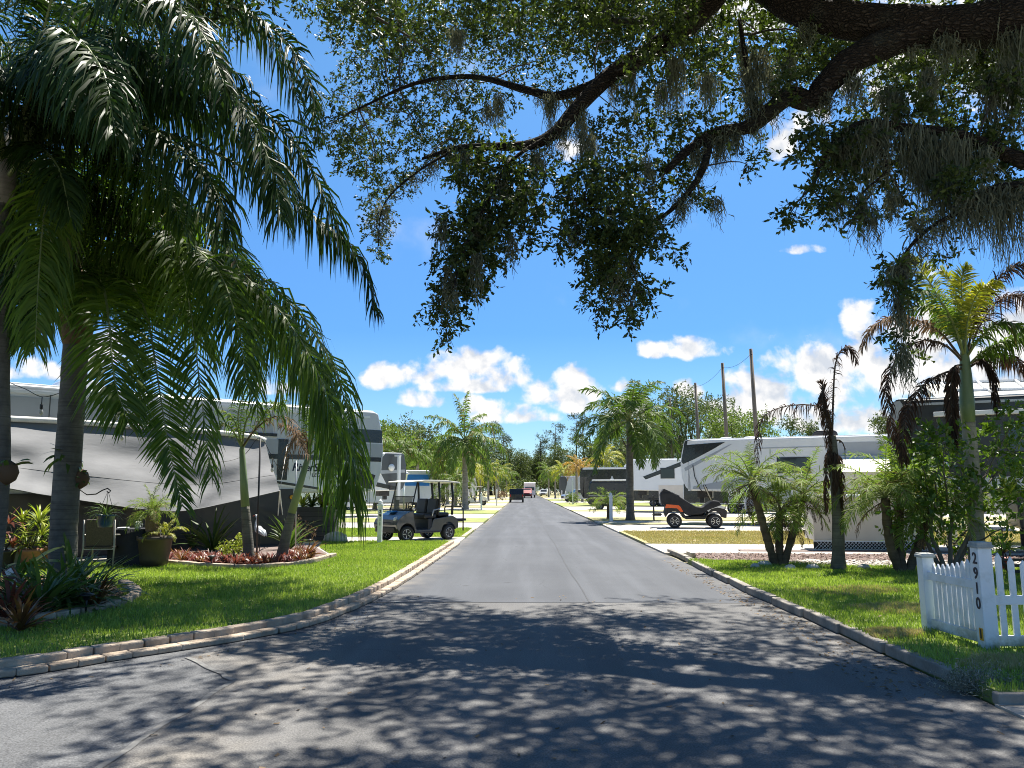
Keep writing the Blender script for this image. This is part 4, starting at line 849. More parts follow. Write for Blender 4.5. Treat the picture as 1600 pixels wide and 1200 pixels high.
# fallen clump of moss at the kerb's end
c = gd(1532, 1078, .02); rg = np.random.default_rng(5); num = 1300; k = 8; V = np.zeros((num, 2*k, 3)); th = rg.uniform(0, 2*PI, num)
p = np.array(c)+np.c_[rg.normal(0, .12, num), rg.normal(0, .085, num), np.abs(rg.normal(.03, .05, num))]; dv = rg.normal(0, 1, (num, 3))
for j in range(k):
    dv = nrm(dv+rg.normal(0, .7, (num, 3))); p = p+dv*.018; p[:, 2] = np.abs(p[:, 2]-.02)+.02; V[:, 2*j] = p; V[:, 2*j+1] = p+rg.normal(0, .003, (num, 3))
q = np.arange(num)[:, None]*2*k
mp = link('moss_clump', np_mesh('moss_clump', V.reshape(-1, 3), np.concatenate([q+np.array([[2*j, 2*j+1, 2*j+3, 2*j+2]]) for j in range(k-1)]), M['mosslit'], rnd=np.repeat(rg.uniform(0, 1, num), 2*k)))
tag(mp, 'fallen tangle of grey moss lying at the end of the concrete kerb', 'moss')
# dark fern ball growing on the hanging twig
fl = link('hanging_fern', strap_mesh('hanging_fern', 34, .34, .02, M['strap'], (-20, 70), 80, 77), None, at(1404, 415, 8.9)); tag(fl, 'small dark air fern clinging to the oak twig in front of the yellow topped palm', 'fern')
# ------------------------------------------------------------------ wheels, golf carts, cars
def wheel(parent, c, r, wd, spokes=6, rim='rim', rz=0.0):
    """tyre with a rim child; axle along local y"""
    t = MB(); rr = r*.62
    t.lathe([(rr, -wd*.42), (r*.9, -wd*.5), (r*.98, -wd*.36), (r, 0), (r*.98, wd*.36), (r*.9, wd*.5), (rr, wd*.42)], (0, 0, 0), 24, 0, 'y')
    o = t.build('wheel', M['tyre'], parent, c, recalc=False); o.rotation_euler = (0, 0, rz)
    m = MB(); m.lathe([(rr*1.02, -wd*.40), (rr*.93, -wd*.44), (rr*.88, -wd*.2), (rr*.88, wd*.2), (rr*.93, wd*.44), (rr*1.02, wd*.40)], (0, 0, 0), 24, 0, 'y')
    m.lathe([(.001, -wd*.36), (rr*.24, -wd*.36), (rr*.24, wd*.36), (.001, wd*.36)], (0, 0, 0), 12, 0, 'y')
    for i in range(spokes):
        a = 2*PI*i/spokes
        for sy in (-1, 1): m.bar((math.cos(a)*rr*.2, sy*wd*.33, math.sin(a)*rr*.2), (math.cos(a)*rr*.93, sy*wd*.38, math.sin(a)*rr*.93), rr*.26, wd*.08)
    m.build('rim', M[rim], o); return o
def arch(cx, r, z0, n=9, cz=None):
    """points over a wheel arch from the +x side to the -x side"""
    cz = r*.9 if cz is None else cz; a0 = math.asin(max(-1, min(1, (z0-cz)/r)))
    return [(cx+r*math.cos(a0+(PI-2*a0)*i/n), cz+r*math.sin(a0+(PI-2*a0)*i/n)) for i in range(n+1)]
def golf_cart(name, label, loc, rz, paint='cartgrey', roof='roofcream', seat='black', rack=True, shield=True, group=None, stuff=True):
    R_ = thing(name, label, 'golf cart', loc, rz, group)
    b = MB(); wf, wr = .82, -.80
    prof = [(1.20, .40), (1.23, .52), (1.16, .66), (.98, .79), (.70, .90), (.60, .90), (.58, .70), (.50, .40), (.46, .34), (-.02, .34), (-.10, .40), (-.16, .60), (-.22, .66), (-.62, .70), (-.95, .74), (-1.12, .66), (-1.20, .50), (-1.20, .36), (-1.10, .34)]
    prof += arch(wr, .29, .30)[::-1]+[(-.48, .24), (.50, .24)]+arch(wf, .29, .30)[::-1]+[(1.14, .34)]
    b.prism(prof, -.58, .58); b.build('body', M[paint], R_, bevel=.035, seg=3)
    k = MB(); k.box((1.17, 0, .36), (.14, .96, .16)); k.box((0, 0, .27), (1.7, .9, .06)); k.box((1.19, 0, .55), (.05, .62, .07)); k.bar((-.48, -.56, .27), (.50, -.56, .27), .05); k.bar((-.48, .56, .27), (.50, .56, .27), .05)
    k.box((.57, 0, .88), (.10, 1.02, .12)); k.box((.24, 0, .355), (.44, 1.10, .03)); k.box((-.06, 0, .50), (.16, 1.13, .34)); k.build('bumper_footwell_shade', M['black'], R_, bevel=.02)  # floor and seat-front boxes are black to stand in for footwell shadow
    s = MB(); s.box((-.10, 0, .74), (.50, 1.06, .15)); s.build('seat', M[seat], R_, bevel=.05, seg=3)
    for sy in (-.27, .27):
        s = MB(); s.box((-.42, sy, 1.02), (.14, .50, .50), R=Matrix.Rotation(-.14, 3, 'Y')); s.build('backrest', M[seat], R_, bevel=.06, seg=3)
    if rack:
        s = MB(); s.box((-.66, 0, .78), (.44, 1.0, .12)); s.build('rear_seat', M[seat], R_, bevel=.04)
        s = MB(); s.box((-1.32, 0, .60), (.52, 1.02, .07)); s.bar((-1.05, -.4, .56), (-1.55, -.4, .56), .05); s.bar((-1.05, .4, .56), (-1.55, .4, .56), .05); s.build('rear_platform', M['black'], R_)
        h = MB(); h.tube([(-1.50, -.46, .25), (-1.50, -.46, .95), (-1.49, -.40, 1.01), (-1.49, .40, 1.01), (-1.50, .46, .95), (-1.50, .46, .25)], .024, 8); h.bar((-1.50, -.46, .25), (-1.62, -.46, .25), .05); h.build('grab_bar', M['black'], R_)
    h = MB()
    for sy in (-.55, .55): h.tube([(-.52, sy*.9, 1.1), (-.44, sy, .96), (-.20, sy, .92), (-.14, sy, .74)], .02, 7)
    h.build('armrest', M['steel'], R_)
    for sy in (-.53, .53):
        p = MB(); p.tube([(.66, sy, .90), (.56, sy*.99, 1.25), (.42, sy*.98, 1.78)], .022, 7); p.build('roof_post', M['black'], R_)
        p = MB(); p.tube([(-.40, sy, .80), (-.46, sy, 1.3), (-.42, sy*.97, 1.78)], .036, 7); p.build('roof_post', M['black'], R_)
        p = MB(); p.tube([(-1.0, sy*.92, .76), (-1.02, sy*.95, 1.3), (-.96, sy*.95, 1.78)], .04, 7); p.build('roof_post', M['black'], R_)
    r = MB(); r.prism([(.72, 1.77), (.70, 1.80), (.2, 1.845), (-.6, 1.845), (-1.22, 1.79), (-1.26, 1.755), (-1.2, 1.75), (-.6, 1.79), (.2, 1.79)], -.60, .60); r.build('roof', M[roof], R_, bevel=.02)
    if shield:
        g = MB(); g.add([(.665, -.50, .94), (.665, .50, .94), (.552, .49, 1.34), (.552, -.49, 1.34)], [(0, 1, 2, 3)]); g.build('windshield', M['tint'], R_, recalc=False)
        f = MB(); f.bar((.556, -.5, 1.34), (.556, .5, 1.34), .025); f.build('windshield_frame', M['black'], R_)
    t = MB(); P = [(.42+.07*math.sin(a)*.7, .27+.19*math.cos(a), 1.03+.19*math.sin(a)*.72) for a in np.linspace(0, 2*PI, 19)]; t.tube(P, .017, 6); t.tube([(.60, .27, .86), (.42, .27, 1.03)], .022, 6); t.bar((.42, .10, 1.03), (.42, .44, 1.03), .03); t.build('steering_wheel', M['black'], R_)
    for sy in (-.40, .40):
        l = MB(); l.lathe([(.001, .05), (.06, .04), (.085, 0), (.085, -.05)], (1.13, sy, .66), 12, 0, 'x'); l.build('headlight', M['rvlight'], R_)
        wheel(R_, (wf, sy*1.28, .235), .235, .21, 5, rz=-.22 if sy else 0); wheel(R_, (wr, sy*1.28, .235), .235, .22, 5)
    if stuff:
        q = MB(); q.box((.86, -.15, .885), (.22, .3, .05), .1); q.build('towel', M['blue'], R_, bevel=.03)
    return R_
def car(name, label, cat, loc, rz, paint, kind='suv', group=None):
    R_ = thing(name, label, cat, loc, rz, group); L = 2.4
    r = .36; b = MB()
    if kind == 'pickup': top = [(2.75, .45), (2.78, .95), (2.6, 1.08), (1.35, 1.18), (.55, 1.80), (-.75, 1.82), (-1.0, 1.22), (-2.75, 1.22), (-2.8, .5)]; wx = (1.75, -1.8)
    elif kind == 'jeep': top = [(1.5, .5), (1.52, .95), (1.4, 1.05), (.5, 1.10), (.25, 1.68), (-1.2, 1.70), (-1.5, 1.0), (-1.5, .5)]; wx = (1.0, -1.0)
    else: top = [(2.25, .4), (2.3, .75), (2.1, .92), (1.15, 1.05), (.45, 1.60), (-1.6, 1.62), (-2.2, 1.05), (-2.3, .45)]; wx = (1.4, -1.4)
    lo = [(wx[1]-.5, .34)]+arch(wx[1], r+.07, .34, 8, r)[::-1]+arch(wx[0], r+.07, .34, 8, r)[::-1]+[(wx[0]+.5, .34)]
    wd = .98 if kind == 'pickup' else .88
    b.prism(top+lo, -wd, wd); b.build('body', M[paint], R_, bevel=.07, seg=2)
    g = MB(); x1, x0 = (1.28, .62) if kind == 'pickup' else (.48, .28) if kind == 'jeep' else (1.08, .52); zt = 1.72 if kind == 'pickup' else 1.6 if kind == 'jeep' else 1.54
    zb = 1.22 if kind == 'pickup' else 1.12
    g.add([(x1+.015, -wd*.86, zb), (x1+.015, wd*.86, zb), (x0+.035, wd*.78, zt), (x0+.035, -wd*.78, zt)], [(0, 1, 2, 3)]); g.build('windscreen', M['glass'], R_, recalc=False)
    for sy in (-1, 1):
        s = MB(); xb = -.75 if kind == 'pickup' else -1.3
        s.prism([(x1-.25, zb+.02), (x0-.08, zt-.02), (xb+.05, zt-.02), (xb, zb+.02)], sy*(wd-.01), sy*(wd+.004)); s.build('side_window', M['glass'], R_)
        fx = top[1][0]; h = MB(); h.box((fx-.02, sy*wd*.74, top[1][1]-.12), (.08, .34, .16)); h.build('headlight', M['white'], R_, bevel=.02)
        h = MB(); h.box((top[-1][0]+.02, sy*wd*.86, .85), (.06, .16, .3)); h.build('tail_light', M['lamp'], R_)
        for x in wx: wheel(R_, (x, sy*(wd-.09), r), r, .22, 6)
    h = MB(); h.box((top[1][0], 0, .62), (.06, wd*1.2, .26)); h.build('grille', M['black'], R_); return R_
# ------------------------------------------------------------------ recreational vehicles
def rv(name, label, nose, rear, L, c, side=1, group=None, zt=3.9, over=2.6, under=1.55, W=2.45, floor=.62, cap=1.0, roofac=(4.2,), wheels=True, cat='camper trailer'):
    """fifth wheel trailer. local x: nose to tail, local -y*side faces the road camera; c: colours"""
    ang = math.atan2(rear[1]-nose[1], rear[0]-nose[0]); R_ = thing(name, label, cat, (nose[0], nose[1], 0), ang, group)
    y0, y1 = (0, W) if side > 0 else (-W, 0); s = -1 if side > 0 else 1
    out = lambda d: s*d                                        # outwards from the visible side
    front = [(.34, zt), (.20, zt-.05), (.06, zt-.6), (.0, zt-1.1), (.05, under+.55), (.22, under+.15), (.42, under)]
    prof = front+[(over, under-.05), (over+.16, under-.2), (over+.2, floor), (L, floor), (L, zt-.02), (L-.1, zt)]
    MB().prism(prof, y0, y1).build('body', M[c['body']], R_, bevel=.07, seg=3)
    rf = MB(); rf.box((L/2+.1, (y0+y1)/2, zt+.012), (L-.4, W-.16, .05)); rf.build('roof', M['white'], R_, bevel=.02)
    fc = [(x-.018, z) for x, z in front]; capz = [(cap*.42, zt+.005)]+fc[0:]+[(cap*.6, under-.006), (cap*.95, zt-1.1), (cap, zt-.5), (cap*.75, zt+.005)]
    MB().prism(capz, y0-.012, y1+.012).build('front_cap', M[c['cap']], R_, bevel=.05, seg=3)
    def panel(nm, poly, m, d=.012, par=None, th=.02):
        a, b_ = (y0, y0-d) if side > 0 else (y1, y1+d)
        return MB().prism(poly, a+out(-.01), b_).build(nm, M[m], par or R_)
    def window(x0, x1, z0, z1, d=.03):
        f = panel('window', [(x0-.04, z0-.04), (x1+.04, z0-.04), (x1+.04, z1+.04), (x0-.04, z1+.04)], 'black', d)
        panel('pane', [(x0, z0), (x1, z0), (x1, z1), (x0, z1)], 'glass', d+.006, f)
    for x in roofac:
        a = MB(); a.prism([(x, zt+.03), (x+.1, zt+.26), (x+.25, zt+.33), (x+.95, zt+.33), (x+1.08, zt+.24), (x+1.1, zt+.03)], (y0+y1)/2-.42, (y0+y1)/2+.42); a.build('roof_air_conditioner', M['black' if c.get('acdark') else 'rvlight'], R_, bevel=.06)
    for x in c.get('vents', ()):
        a = MB(); a.lathe([(.30, zt+.03), (.32, zt+.09), (.22, zt+.15), (.001, zt+.17)], (x, (y0+y1)/2, 0), 14); a.build('roof_vent', M['rvlight'], R_)
    if wheels:
        wx = L*.66
        for k in range(2):
            for yy_ in (y0+.13, y1-.13): wheel(R_, (wx+k*.86, yy_, .37), .37, .24, 6)
        panel('wheel_skirt', [(wx-.5, floor+.1), (wx-.42, .80), (wx+1.28, .80), (wx+1.36, floor+.1)], 'black', .02)
    for yy_ in (y0+.25, y1-.25):
        g = MB(); g.bar((over+.5, yy_, floor+.05), (over+.5, yy_, .08), .09); g.box((over+.5, yy_, .06), (.26, .26, .05)); g.build('landing_leg', M['black'], R_)
    g = MB(); g.box((.85, (y0+y1)/2, under-.16), (.7, .45, .34)); g.box((.70, (y0+y1)/2, under-.42), (.22, .22, .26)); g.build('pin_box', M['black'], R_, bevel=.03)
    return R_, panel, window
# ---- silver and white trailer behind the shade screen, its nose towards the road
NA, RA = (-4.25, 23.0), (-11.1, 16.5)
R1, pan, win = rv('fifth_wheel_trailer', 'grey and white fifth wheel trailer behind the grey shade screen, nose over the golf cart', NA, RA, 13.2, dict(body='rvlight', cap='rvlight', vents=(6.6,)), -1, roofac=(7.4, 11.2), group='fifth wheel trailers on the pads')
# visible side of the trailer is local +y or -y: pick the side turned to the camera
for x0, x1, z0, z1, m in [(0.05, 1.5, 2.98, 3.36, 'rvblack'), (1.05, 2.9, 2.96, 3.30, 'rvgrey'), (.02, 3.9, 2.56, 2.94, 'rvgrey'), (.06, 3.9, 2.42, 2.55, 'rvblack')]:
    pan('stripe', [(x0, z0), (x1, z0), (x1, z1), (x0, z1)], m, .016)
pan('swoosh', [(.25, 2.02), (1.3, 2.32), (2.2, 2.40), (1.25, 2.02), (.62, 1.64), (.40, 1.62)], 'rvblack', .016)
pan('lower_band', [(.6, 1.56), (2.3, 1.60), (3.4, 1.72), (3.4, 2.0), (1.3, 1.98), (.62, 1.62)], 'gelcoat', .014)
pan('white_panel', [(1.5, 1.90), (3.05, 1.90), (3.05, 2.42), (1.5, 2.42)], 'gelcoat', .018)
pan('door', [(3.06, 1.86), (3.34, 1.86), (3.34, 2.96), (3.06, 2.96)], 'rvblack', .022)
pan('upper_band', [(3.5, 3.02), (13.1, 3.02), (13.1, 3.62), (3.5, 3.62)], 'rvgrey', .012)
pan('awning_rail', [(3.4, 3.02), (13.1, 3.02), (13.1, 3.10), (3.4, 3.10)], 'rvblack', .05)
pan('gutter', [(.5, 3.70), (13.1, 3.70), (13.1, 3.76), (.5, 3.76)], 'gelcoat', .03)
for sx in (4.4, 6.2, 8.8, 11.2): pan('seam', [(sx, 1.6), (sx+.02, 1.6), (sx+.02, 3.7), (sx, 3.7)], 'rvdark', .016)
pan('skirt_shade', [(2.85, .10), (13.1, .10), (13.1, 1.45), (2.85, 1.62)], 'rvdeep', .014)  # dark sheet down to the ground, carrying the black shade under the trailer
pan('lower_stripe', [(2.1, 1.60), (3.6, 1.80), (3.6, 1.87), (2.1, 1.66)], 'rvblack', .024)
win(7.0, 8.2, 2.0, 2.8); win(9.5, 10.8, 2.0, 2.8)
TL = lambda x, z, y=.024: Matrix.Translation((x, y, z)) @ Matrix.Rotation(PI, 4, 'Z') @ Matrix.Rotation(PI/2, 4, 'X')
TR = lambda x, z, y=-.024: Matrix.Translation((x, y, z)) @ Matrix.Rotation(PI/2, 4, 'X')
text_obj('lettering', 'RiverStone', .30, M['digit'], TL(2.26, 2.20), R1, .25, bold=.006)
text_obj('lettering', 'LEGACY', .15, M['digit'], TL(2.05, 2.0), R1, .2)
for x, z in ((.95, 1.82), (2.9, 1.40)):
    m = MB(); m.lathe([(.06, 0), (.06, .02), (.001, .022)], (x, .02, z), 8, 0, 'y'); m.build('marker_light', M['yellow'], R1)
# ---- shade screen stretched down from the awning rail
def tline(px):
    a = (px-820)/1200; t = (-4.25-a*23)/(-(-.728)-a*(-.686)*-1) if False else (-4.25-a*23.0)/(.728-a*.686); return 23-.686*t
NC, NR = 64, 18; top = spline([at(x, y, tline(x)-.40) for x, y in ((-160, 642), (0, 657), (100, 662), (260, 673), (360, 681), (414, 688))], NC)
bot = spline([at(x, y, tline(x)-1.6) for x, y in ((-160, 735), (0, 761), (100, 778), (240, 797), (310, 795), (437, 767))], NC)
V = []
for i in range(NC):
    for j in range(NR):
        f = j/(NR-1); p = top[i]*(1-f)+bot[i]*f; a = i/NC
        w_ = .08*math.sin(a*30+f*5)*f+.08*math.sin(a*13-f*7)*math.sin(PI*f)+.03*math.sin(a*55+f*3)*f*f+.04*math.sin((a-.5)*9+f*14)*math.sin(PI*f)
        V.append((p[0]+w_*.45, p[1]-w_, p[2]-.07*math.sin(PI*f)))
fs = [(i*NR+j, (i+1)*NR+j, (i+1)*NR+j+1, i*NR+j+1) for i in range(NC-1) for j in range(NR-1)]
ts = thing('shade_screen', 'grey mesh shade screen stretched down from the trailer to short guy ropes', 'shade screen', (0, 0, 0))
mb = MB(); mb.add(V, fs, 0, True); mb.build('screen_cloth', M['tarp'], ts, recalc=False)
mb = MB(); mb.tube([tuple(p+np.array((0, -.05, .05))) for p in top[::4]]+[tuple(top[-1])], .065, 10); mb.build('roller', M['tarpwhite'], ts)
mb = MB(); mb.tube([V[i*NR+NR//2+2] for i in range(NC)], .006, 5); mb.tube([V[i*NR+NR-1] for i in range(NC)], .010, 5); mb.build('hem', M['box'], ts)
cnr = Vector(V[-1])
mb = MB(); mb.tube([cnr, gd(431, 846, .1)], .014, 6); mb.tube([cnr, gd(446, 845, .1)], .014, 6); mb.tube([cnr, Vector(top[-1])+Vector((.5, .3, -.1))], .006, 5); mb.build('guy_rope', M['tarpwhite'], ts)
# ---- second trailer on that side, seen nose on behind the golf cart
R2, pan, win = rv('fifth_wheel_trailer', 'white fifth wheel trailer with charcoal sides seen beyond the golf cart roof', (-7.15, 46.5), (-16, 38), 12, dict(body='gelcoat', cap='rvdark', vents=(5,)), -1, cap=2.0, zt=3.75, group='fifth wheel trailers on the pads')
pan('swoosh', [(.3, 1.7), (3.0, 2.2), (4.5, 2.2), (1.2, 1.62)], 'rvblack', .02); pan('stripe', [(.1, 2.62), (4.5, 2.35), (4.5, 2.6), (.1, 2.8)], 'rvgrey', .02); win(5.5, 7, 2.1, 2.9)
mb = MB(); mb.lathe([(.22, 0), (.22, .02), (.001, .03)], (1.1, .03, 2.9), 12, 0, 'y'); mb.build('spare_emblem', M['white'], R2)
mb = MB(); mb.bar((.85, .45, 1.0), (.85, .45, 3.6), .16); mb.bar((.85, .03, 3.6), (.85, .6, 3.6), .1); mb.build('awning_arm', M['white'], R2)
R3, pan, win = rv('camper_trailer', 'white trailer half covered by a bright blue tarpaulin far beyond the golf cart', (-7.4, 62), (-17, 56), 9, dict(body='gelcoat', cap='gelcoat'), -1, zt=3.1, under=.7, over=.8, floor=.6)
pan('tarpaulin', [(.3, 1.9), (6, 1.9), (6, 2.78), (.3, 2.78)], 'blue', .05)
# ---- white trailer on the other side
R4, pan, win = rv('fifth_wheel_trailer', 'long white fifth wheel trailer with a black nose panel behind the covered orange buggy', (7.3, 36.2), (15.4, 32.7), 13.0, dict(body='gelcoat', cap='gelcoat', vents=(1.9, 3.0, 10.4, 11.8), acdark=1), 1, roofac=(5.7,), cap=.5, group='fifth wheel trailers on the pads')
pan('nose_panel', [(.10, 2.78), (.26, 3.66), (2.05, 3.76), (1.5, 3.45), (.62, 3.0)], 'rvblack', .018)
pan('nose_edge', [(.02, 2.9), (.10, 2.78), (.34, 3.86), (.75, 3.9), (.40, 3.9), (.2, 3.84)], 'rvblack', .022)
pan('swoosh', [(.14, 2.60), (2.2, 3.62), (2.35, 3.66), (1.2, 2.98), (.2, 2.45)], 'rvgrey', .018)
pan('lower_band', [(.5, 1.62), (3.2, 1.66), (3.2, 2.3), (2.2, 2.05), (.55, 1.75)], 'rvgrey', .016)
pan('lower_white', [(2.9, .66), (12.9, .66), (12.9, 1.5), (2.9, 1.5)], 'rvlight', .014)
pan('upper_line', [(3.3, 3.42), (9, 3.46), (9, 3.50), (3.3, 3.46)], 'rvgrey', .014)
pan('upper_band', [(6.4, 3.02), (12.9, 3.02), (12.9, 3.62), (6.4, 3.62)], 'rvgrey', .012)
win(4.3, 5.6, 2.35, 2.98); pan('door', [(5.9, .8), (6.6, .8), (6.6, 2.6), (5.9, 2.6)], 'gelcoat', .03)
mb = MB(); mb.prism([(6.4, 2.95), (12.9, 2.95), (12.9, 3.02), (6.4, 3.02)], -.16, 0)
mb.add([(6.5, -.12, 2.98), (12.8, -.12, 2.98), (12.8, -1.9, 2.32), (6.5, -1.9, 2.32)], [(0, 1, 2, 3)]); mb.build('awning', M['roofcream'], R4, recalc=False)
mb = MB(); mb.tube([(.55, -.03, 2.72), (.62, -.035, 2.2), (.85, -.03, 1.62), (1.1, .2, 1.3)], .018, 6); mb.build('power_cord', M['black'], R4)
for k in range(4):
    mb = MB(); mb.box((3.3+.12*k, -.35, .38+.26*k), (.34, .66, .04)); mb.build('step', M['alu'], R4)
# ---- charcoal one nearest on that side
R5, pan, win = rv('fifth_wheel_trailer', 'charcoal fifth wheel trailer behind the tall brown fronded palm and leafy shrub', (9.6, 20.5), (12.4, 19.2), 13, dict(body='rvdeep', cap='rvdeep', vents=(2.0, 6.2)), 1, roofac=(7,), zt=3.95, cap=.6, group='fifth wheel trailers on the pads')
pan('nose_edge', [(.02, 2.9), (.12, 2.75), (.42, 3.8), (.35, 3.93), (.2, 3.9)], 'rvgrey', .02)
pan('lower_white', [(.06, 2.18), (.16, 1.75), (1.2, 2.25), (.6, 2.42)], 'rvlight', .018)
pan('lower_band', [(.5, 1.6), (4.6, 1.6), (4.6, 1.95), (1.2, 1.9)], 'rvlight', .016)
mb = MB(); mb.box((3.4, -.10, 3.52), (4.6, .2, .12)); mb.build('awning', M['gelcoat'], R5, bevel=.02)
win(2.7, 4.4, 2.55, 3.25); pan('gutter', [(.5, 3.78), (12.9, 3.78), (12.9, 3.84), (.5, 3.84)], 'rvgrey', .03)
mb = MB(); mb.lathe([(.12, 0), (.14, .02), (.12, .03), (.06, .035)], (1.25, -.02, 2.2), 14, 0, 'y'); mb.build('emblem_ring', M['steel'], R5)
# ---- far ones on the right hand pads
R6, pan, win = rv('fifth_wheel_trailer', 'white wedge nosed fifth wheel trailer with one square black window beyond the street palm', (7.2, 55), (15, 51.5), 11, dict(body='gelcoat', cap='gelcoat'), 1, cap=.6, zt=3.7, group='fifth wheel trailers on the pads')
pan('swoosh', [(1.2, 2.5), (3.9, 3.5), (4.6, 3.66), (4.6, 3.4), (3.9, 3.2), (1.4, 2.3)], 'rvblack', .02); win(2.5, 3.4, 2.4, 3.05); pan('side_wall', [(2.3, .66), (4.0, .66), (4.0, 1.9), (2.3, 1.9)], 'cream', .02)
pan('porch_opening', [(4.05, .7), (7.0, .7), (7.0, 2.0), (4.05, 2.0)], 'rvblack', .02)
R7, pan, win = rv('camper_trailer', 'black motor trailer with pale pine tree graphic on its side far down the road', (5.4, 76), (14, 72), 11, dict(body='rvblack', cap='rvblack'), 1, zt=3.7, under=.8, over=.8, floor=.6, cap=.5)
for x, h in ((3.3, 1.5), (2.6, 1.0), (4.1, 1.05), (1.9, .7)):
    for k in range(4):
        zz = 1.3+h*k*.22; ww = .5*(1-k*.2)*h
        pan('tree_graphic', [(x-ww, zz), (x+ww, zz), (x+.02, zz+h*.42), (x-.02, zz+h*.42)], 'rvlight', .012+.004*k)
pan('gutter', [(.3, 3.55), (10.9, 3.55), (10.9, 3.68), (.3, 3.68)], 'white', .03)
rv('camper_trailer', 'white and black motorhome parked far off beside the road palms', (4.9, 112), (12, 108), 10, dict(body='rvlight', cap='rvdark'), 1, zt=3.5, under=.8, over=.8, floor=.6, cap=1.4)
R9, pan, win = rv('camper_trailer', 'pale trailer behind the yellow palms on the far lawn', (-6.5, 104), (-15, 100), 9, dict(body='gelcoat', cap='gelcoat'), -1, zt=3.2, under=.8, over=.8, floor=.6, cap=.5)
win(1, 2.2, 1.7, 2.4)
# covered black cargo trailer with a pale roof, by the number post
cg = thing('cargo_trailer', 'black covered trailer with white top parked beside the small palm at the road', 'trailer', (4.95, 61, 0), math.atan2(-2.2, 8))
mb = MB(); mb.prism([(0, .45), (-.1, 1.1), (.12, 2.1), (.25, 2.25), (3.3, 2.25), (3.35, .5), (2.6, .35), (.5, .35)], 0, 2.0); mb.build('body', M['rvblack'], cg, bevel=.1)
mb = MB(); mb.box((1.8, 1.0, 2.31), (3.0, 1.9, .12)); mb.build('roof', M['white'], cg, bevel=.04)
mb = MB(); mb.prism([(.35, 1.3), (3.0, 1.3), (3.0, 2.02), (.5, 2.02)], -.02, .02); mb.build('window', M['glass'], cg)
mb = MB(); mb.box((1.6, -.012, 1.12), (3.1, .03, .05)); mb.build('trim_strip', M['rvgrey'], cg)
for x in (.9, 2.6): wheel(cg, (x, .12, .33), .33, .22, 6)
# ---- carts and cars
golf_cart('golf_cart', 'graphite golf cart with cream roof parked on the pad behind the white number post', (-3.36, 24.25, .05), math.radians(180+46))
golf_cart('golf_cart', 'small white golf cart parked far off in front of the yellow palms', (-4.9, 76, .08), math.radians(10), 'white', 'roofcream', 'cream', False, False, stuff=False)
car('utility_buggy', 'small black buggy driving away down the middle distance of the road', 'buggy', (-1.05, 98, 0), PI/2, 'rvblack', 'jeep')
car('pickup_truck', 'dark red pickup truck coming up the road in front of a white camper', 'pickup truck', (.35, 150, 0), -PI/2, 'redpaint', 'pickup')
tw_ = thing('camper_van', 'boxy white camper following behind the dark red pickup', 'camper', (.95, 157, 0), -PI/2)
mb = MB(); mb.prism([(2.4, .5), (2.5, 1.4), (2.3, 2.0), (2.6, 2.9), (2.3, 3.05), (-3, 3.05), (-3, .5)], -1.15, 1.15); mb.build('body', M['white'], tw_, bevel=.08)
mb = MB(); mb.box((2.42, 0, 1.75), (.2, 1.8, .6)); mb.build('windscreen', M['glass'], tw_)
for x in (-1.8, 1.5):
    for y in (-1, 1): wheel(tw_, (x, y, .38), .38, .22, 5)
car('estate_car', 'pale grey car parked at the far end of the road', 'car', (4.6, 185, 0), -PI/2-.15, 'silverpaint', 'suv')
car('estate_car', 'silver estate car beside the white posts on the far lawn', 'car', (7.0, 99, .05), PI+.25, 'silverpaint', 'suv')
# ---- orange buggy under a black cover
ogl = thing('covered_buggy', 'orange and black buggy under a black cover before the long white trailer', 'buggy', (6.95, 32.2, .045), math.radians(-8))
b = MB(); b.prism([(1.25, .42), (1.28, .70), (1.1, .86), (.8, .9), (.6, .75), (.42, .48), (-.35, .48), (-.5, .72), (-.6, .88), (-1.15, .92), (-1.22, .6)]+arch(-.80, .36, .42)[::-1]+[(-.35, .36), (.38, .36)]+arch(.80, .36, .42)[::-1], -.56, .56); b.build('body', M['black'], ogl, bevel=.03)
b = MB()
for sy in (-.59, .56): b.prism([(-1.18, .80), (-1.12, .98), (-.72, 1.0), (-.52, .84), (-.45, .66), (-.55, .66), (-.70, .80), (-1.05, .82)], sy, sy+.03)
b.build('rear_fender', M['orange'], ogl, bevel=.01)
b = MB()
for sy in (-.59, .56): b.prism([(.48, .72), (.62, .93), (1.0, .95), (1.22, .84), (1.2, .78), (.9, .84), (.66, .78), (.55, .66)], sy, sy+.03)
b.build('front_fender', M['rvlight'], ogl, bevel=.01)
b = MB(); b.prism([(-1.30, .95), (-1.36, 1.38), (-1.28, 1.45), (-.85, 1.45), (-.70, 1.35), (.05, .88), (.30, .84), (.72, 1.12), (.98, 1.10), (1.08, .92), (.6, .74), (.25, .56), (-.3, .52), (-.5, .7), (-.6, .9)], -.60, .60); b.build('cover', M['blackcloth'], ogl, bevel=.06, seg=3)
b = MB(); b.bar((.74, -.5, 1.05), (.46, -.5, 1.75), .03); b.bar((.74, .5, 1.05), (.46, .5, 1.75), .03); b.add([(.74, -.5, 1.1), (.74, .5, 1.1), (.5, .5, 1.66), (.5, -.5, 1.66)], [(0, 1, 2, 3)]); b.build('windshield', M['tint'], ogl, recalc=False)
b = MB(); b.prism([(-1.35, 1.42), (-1.2, 1.60), (-.55, 1.30), (-.7, 1.22)], -.58, .58); b.build('folded_roof', M['blackcloth'], ogl, bevel=.03)
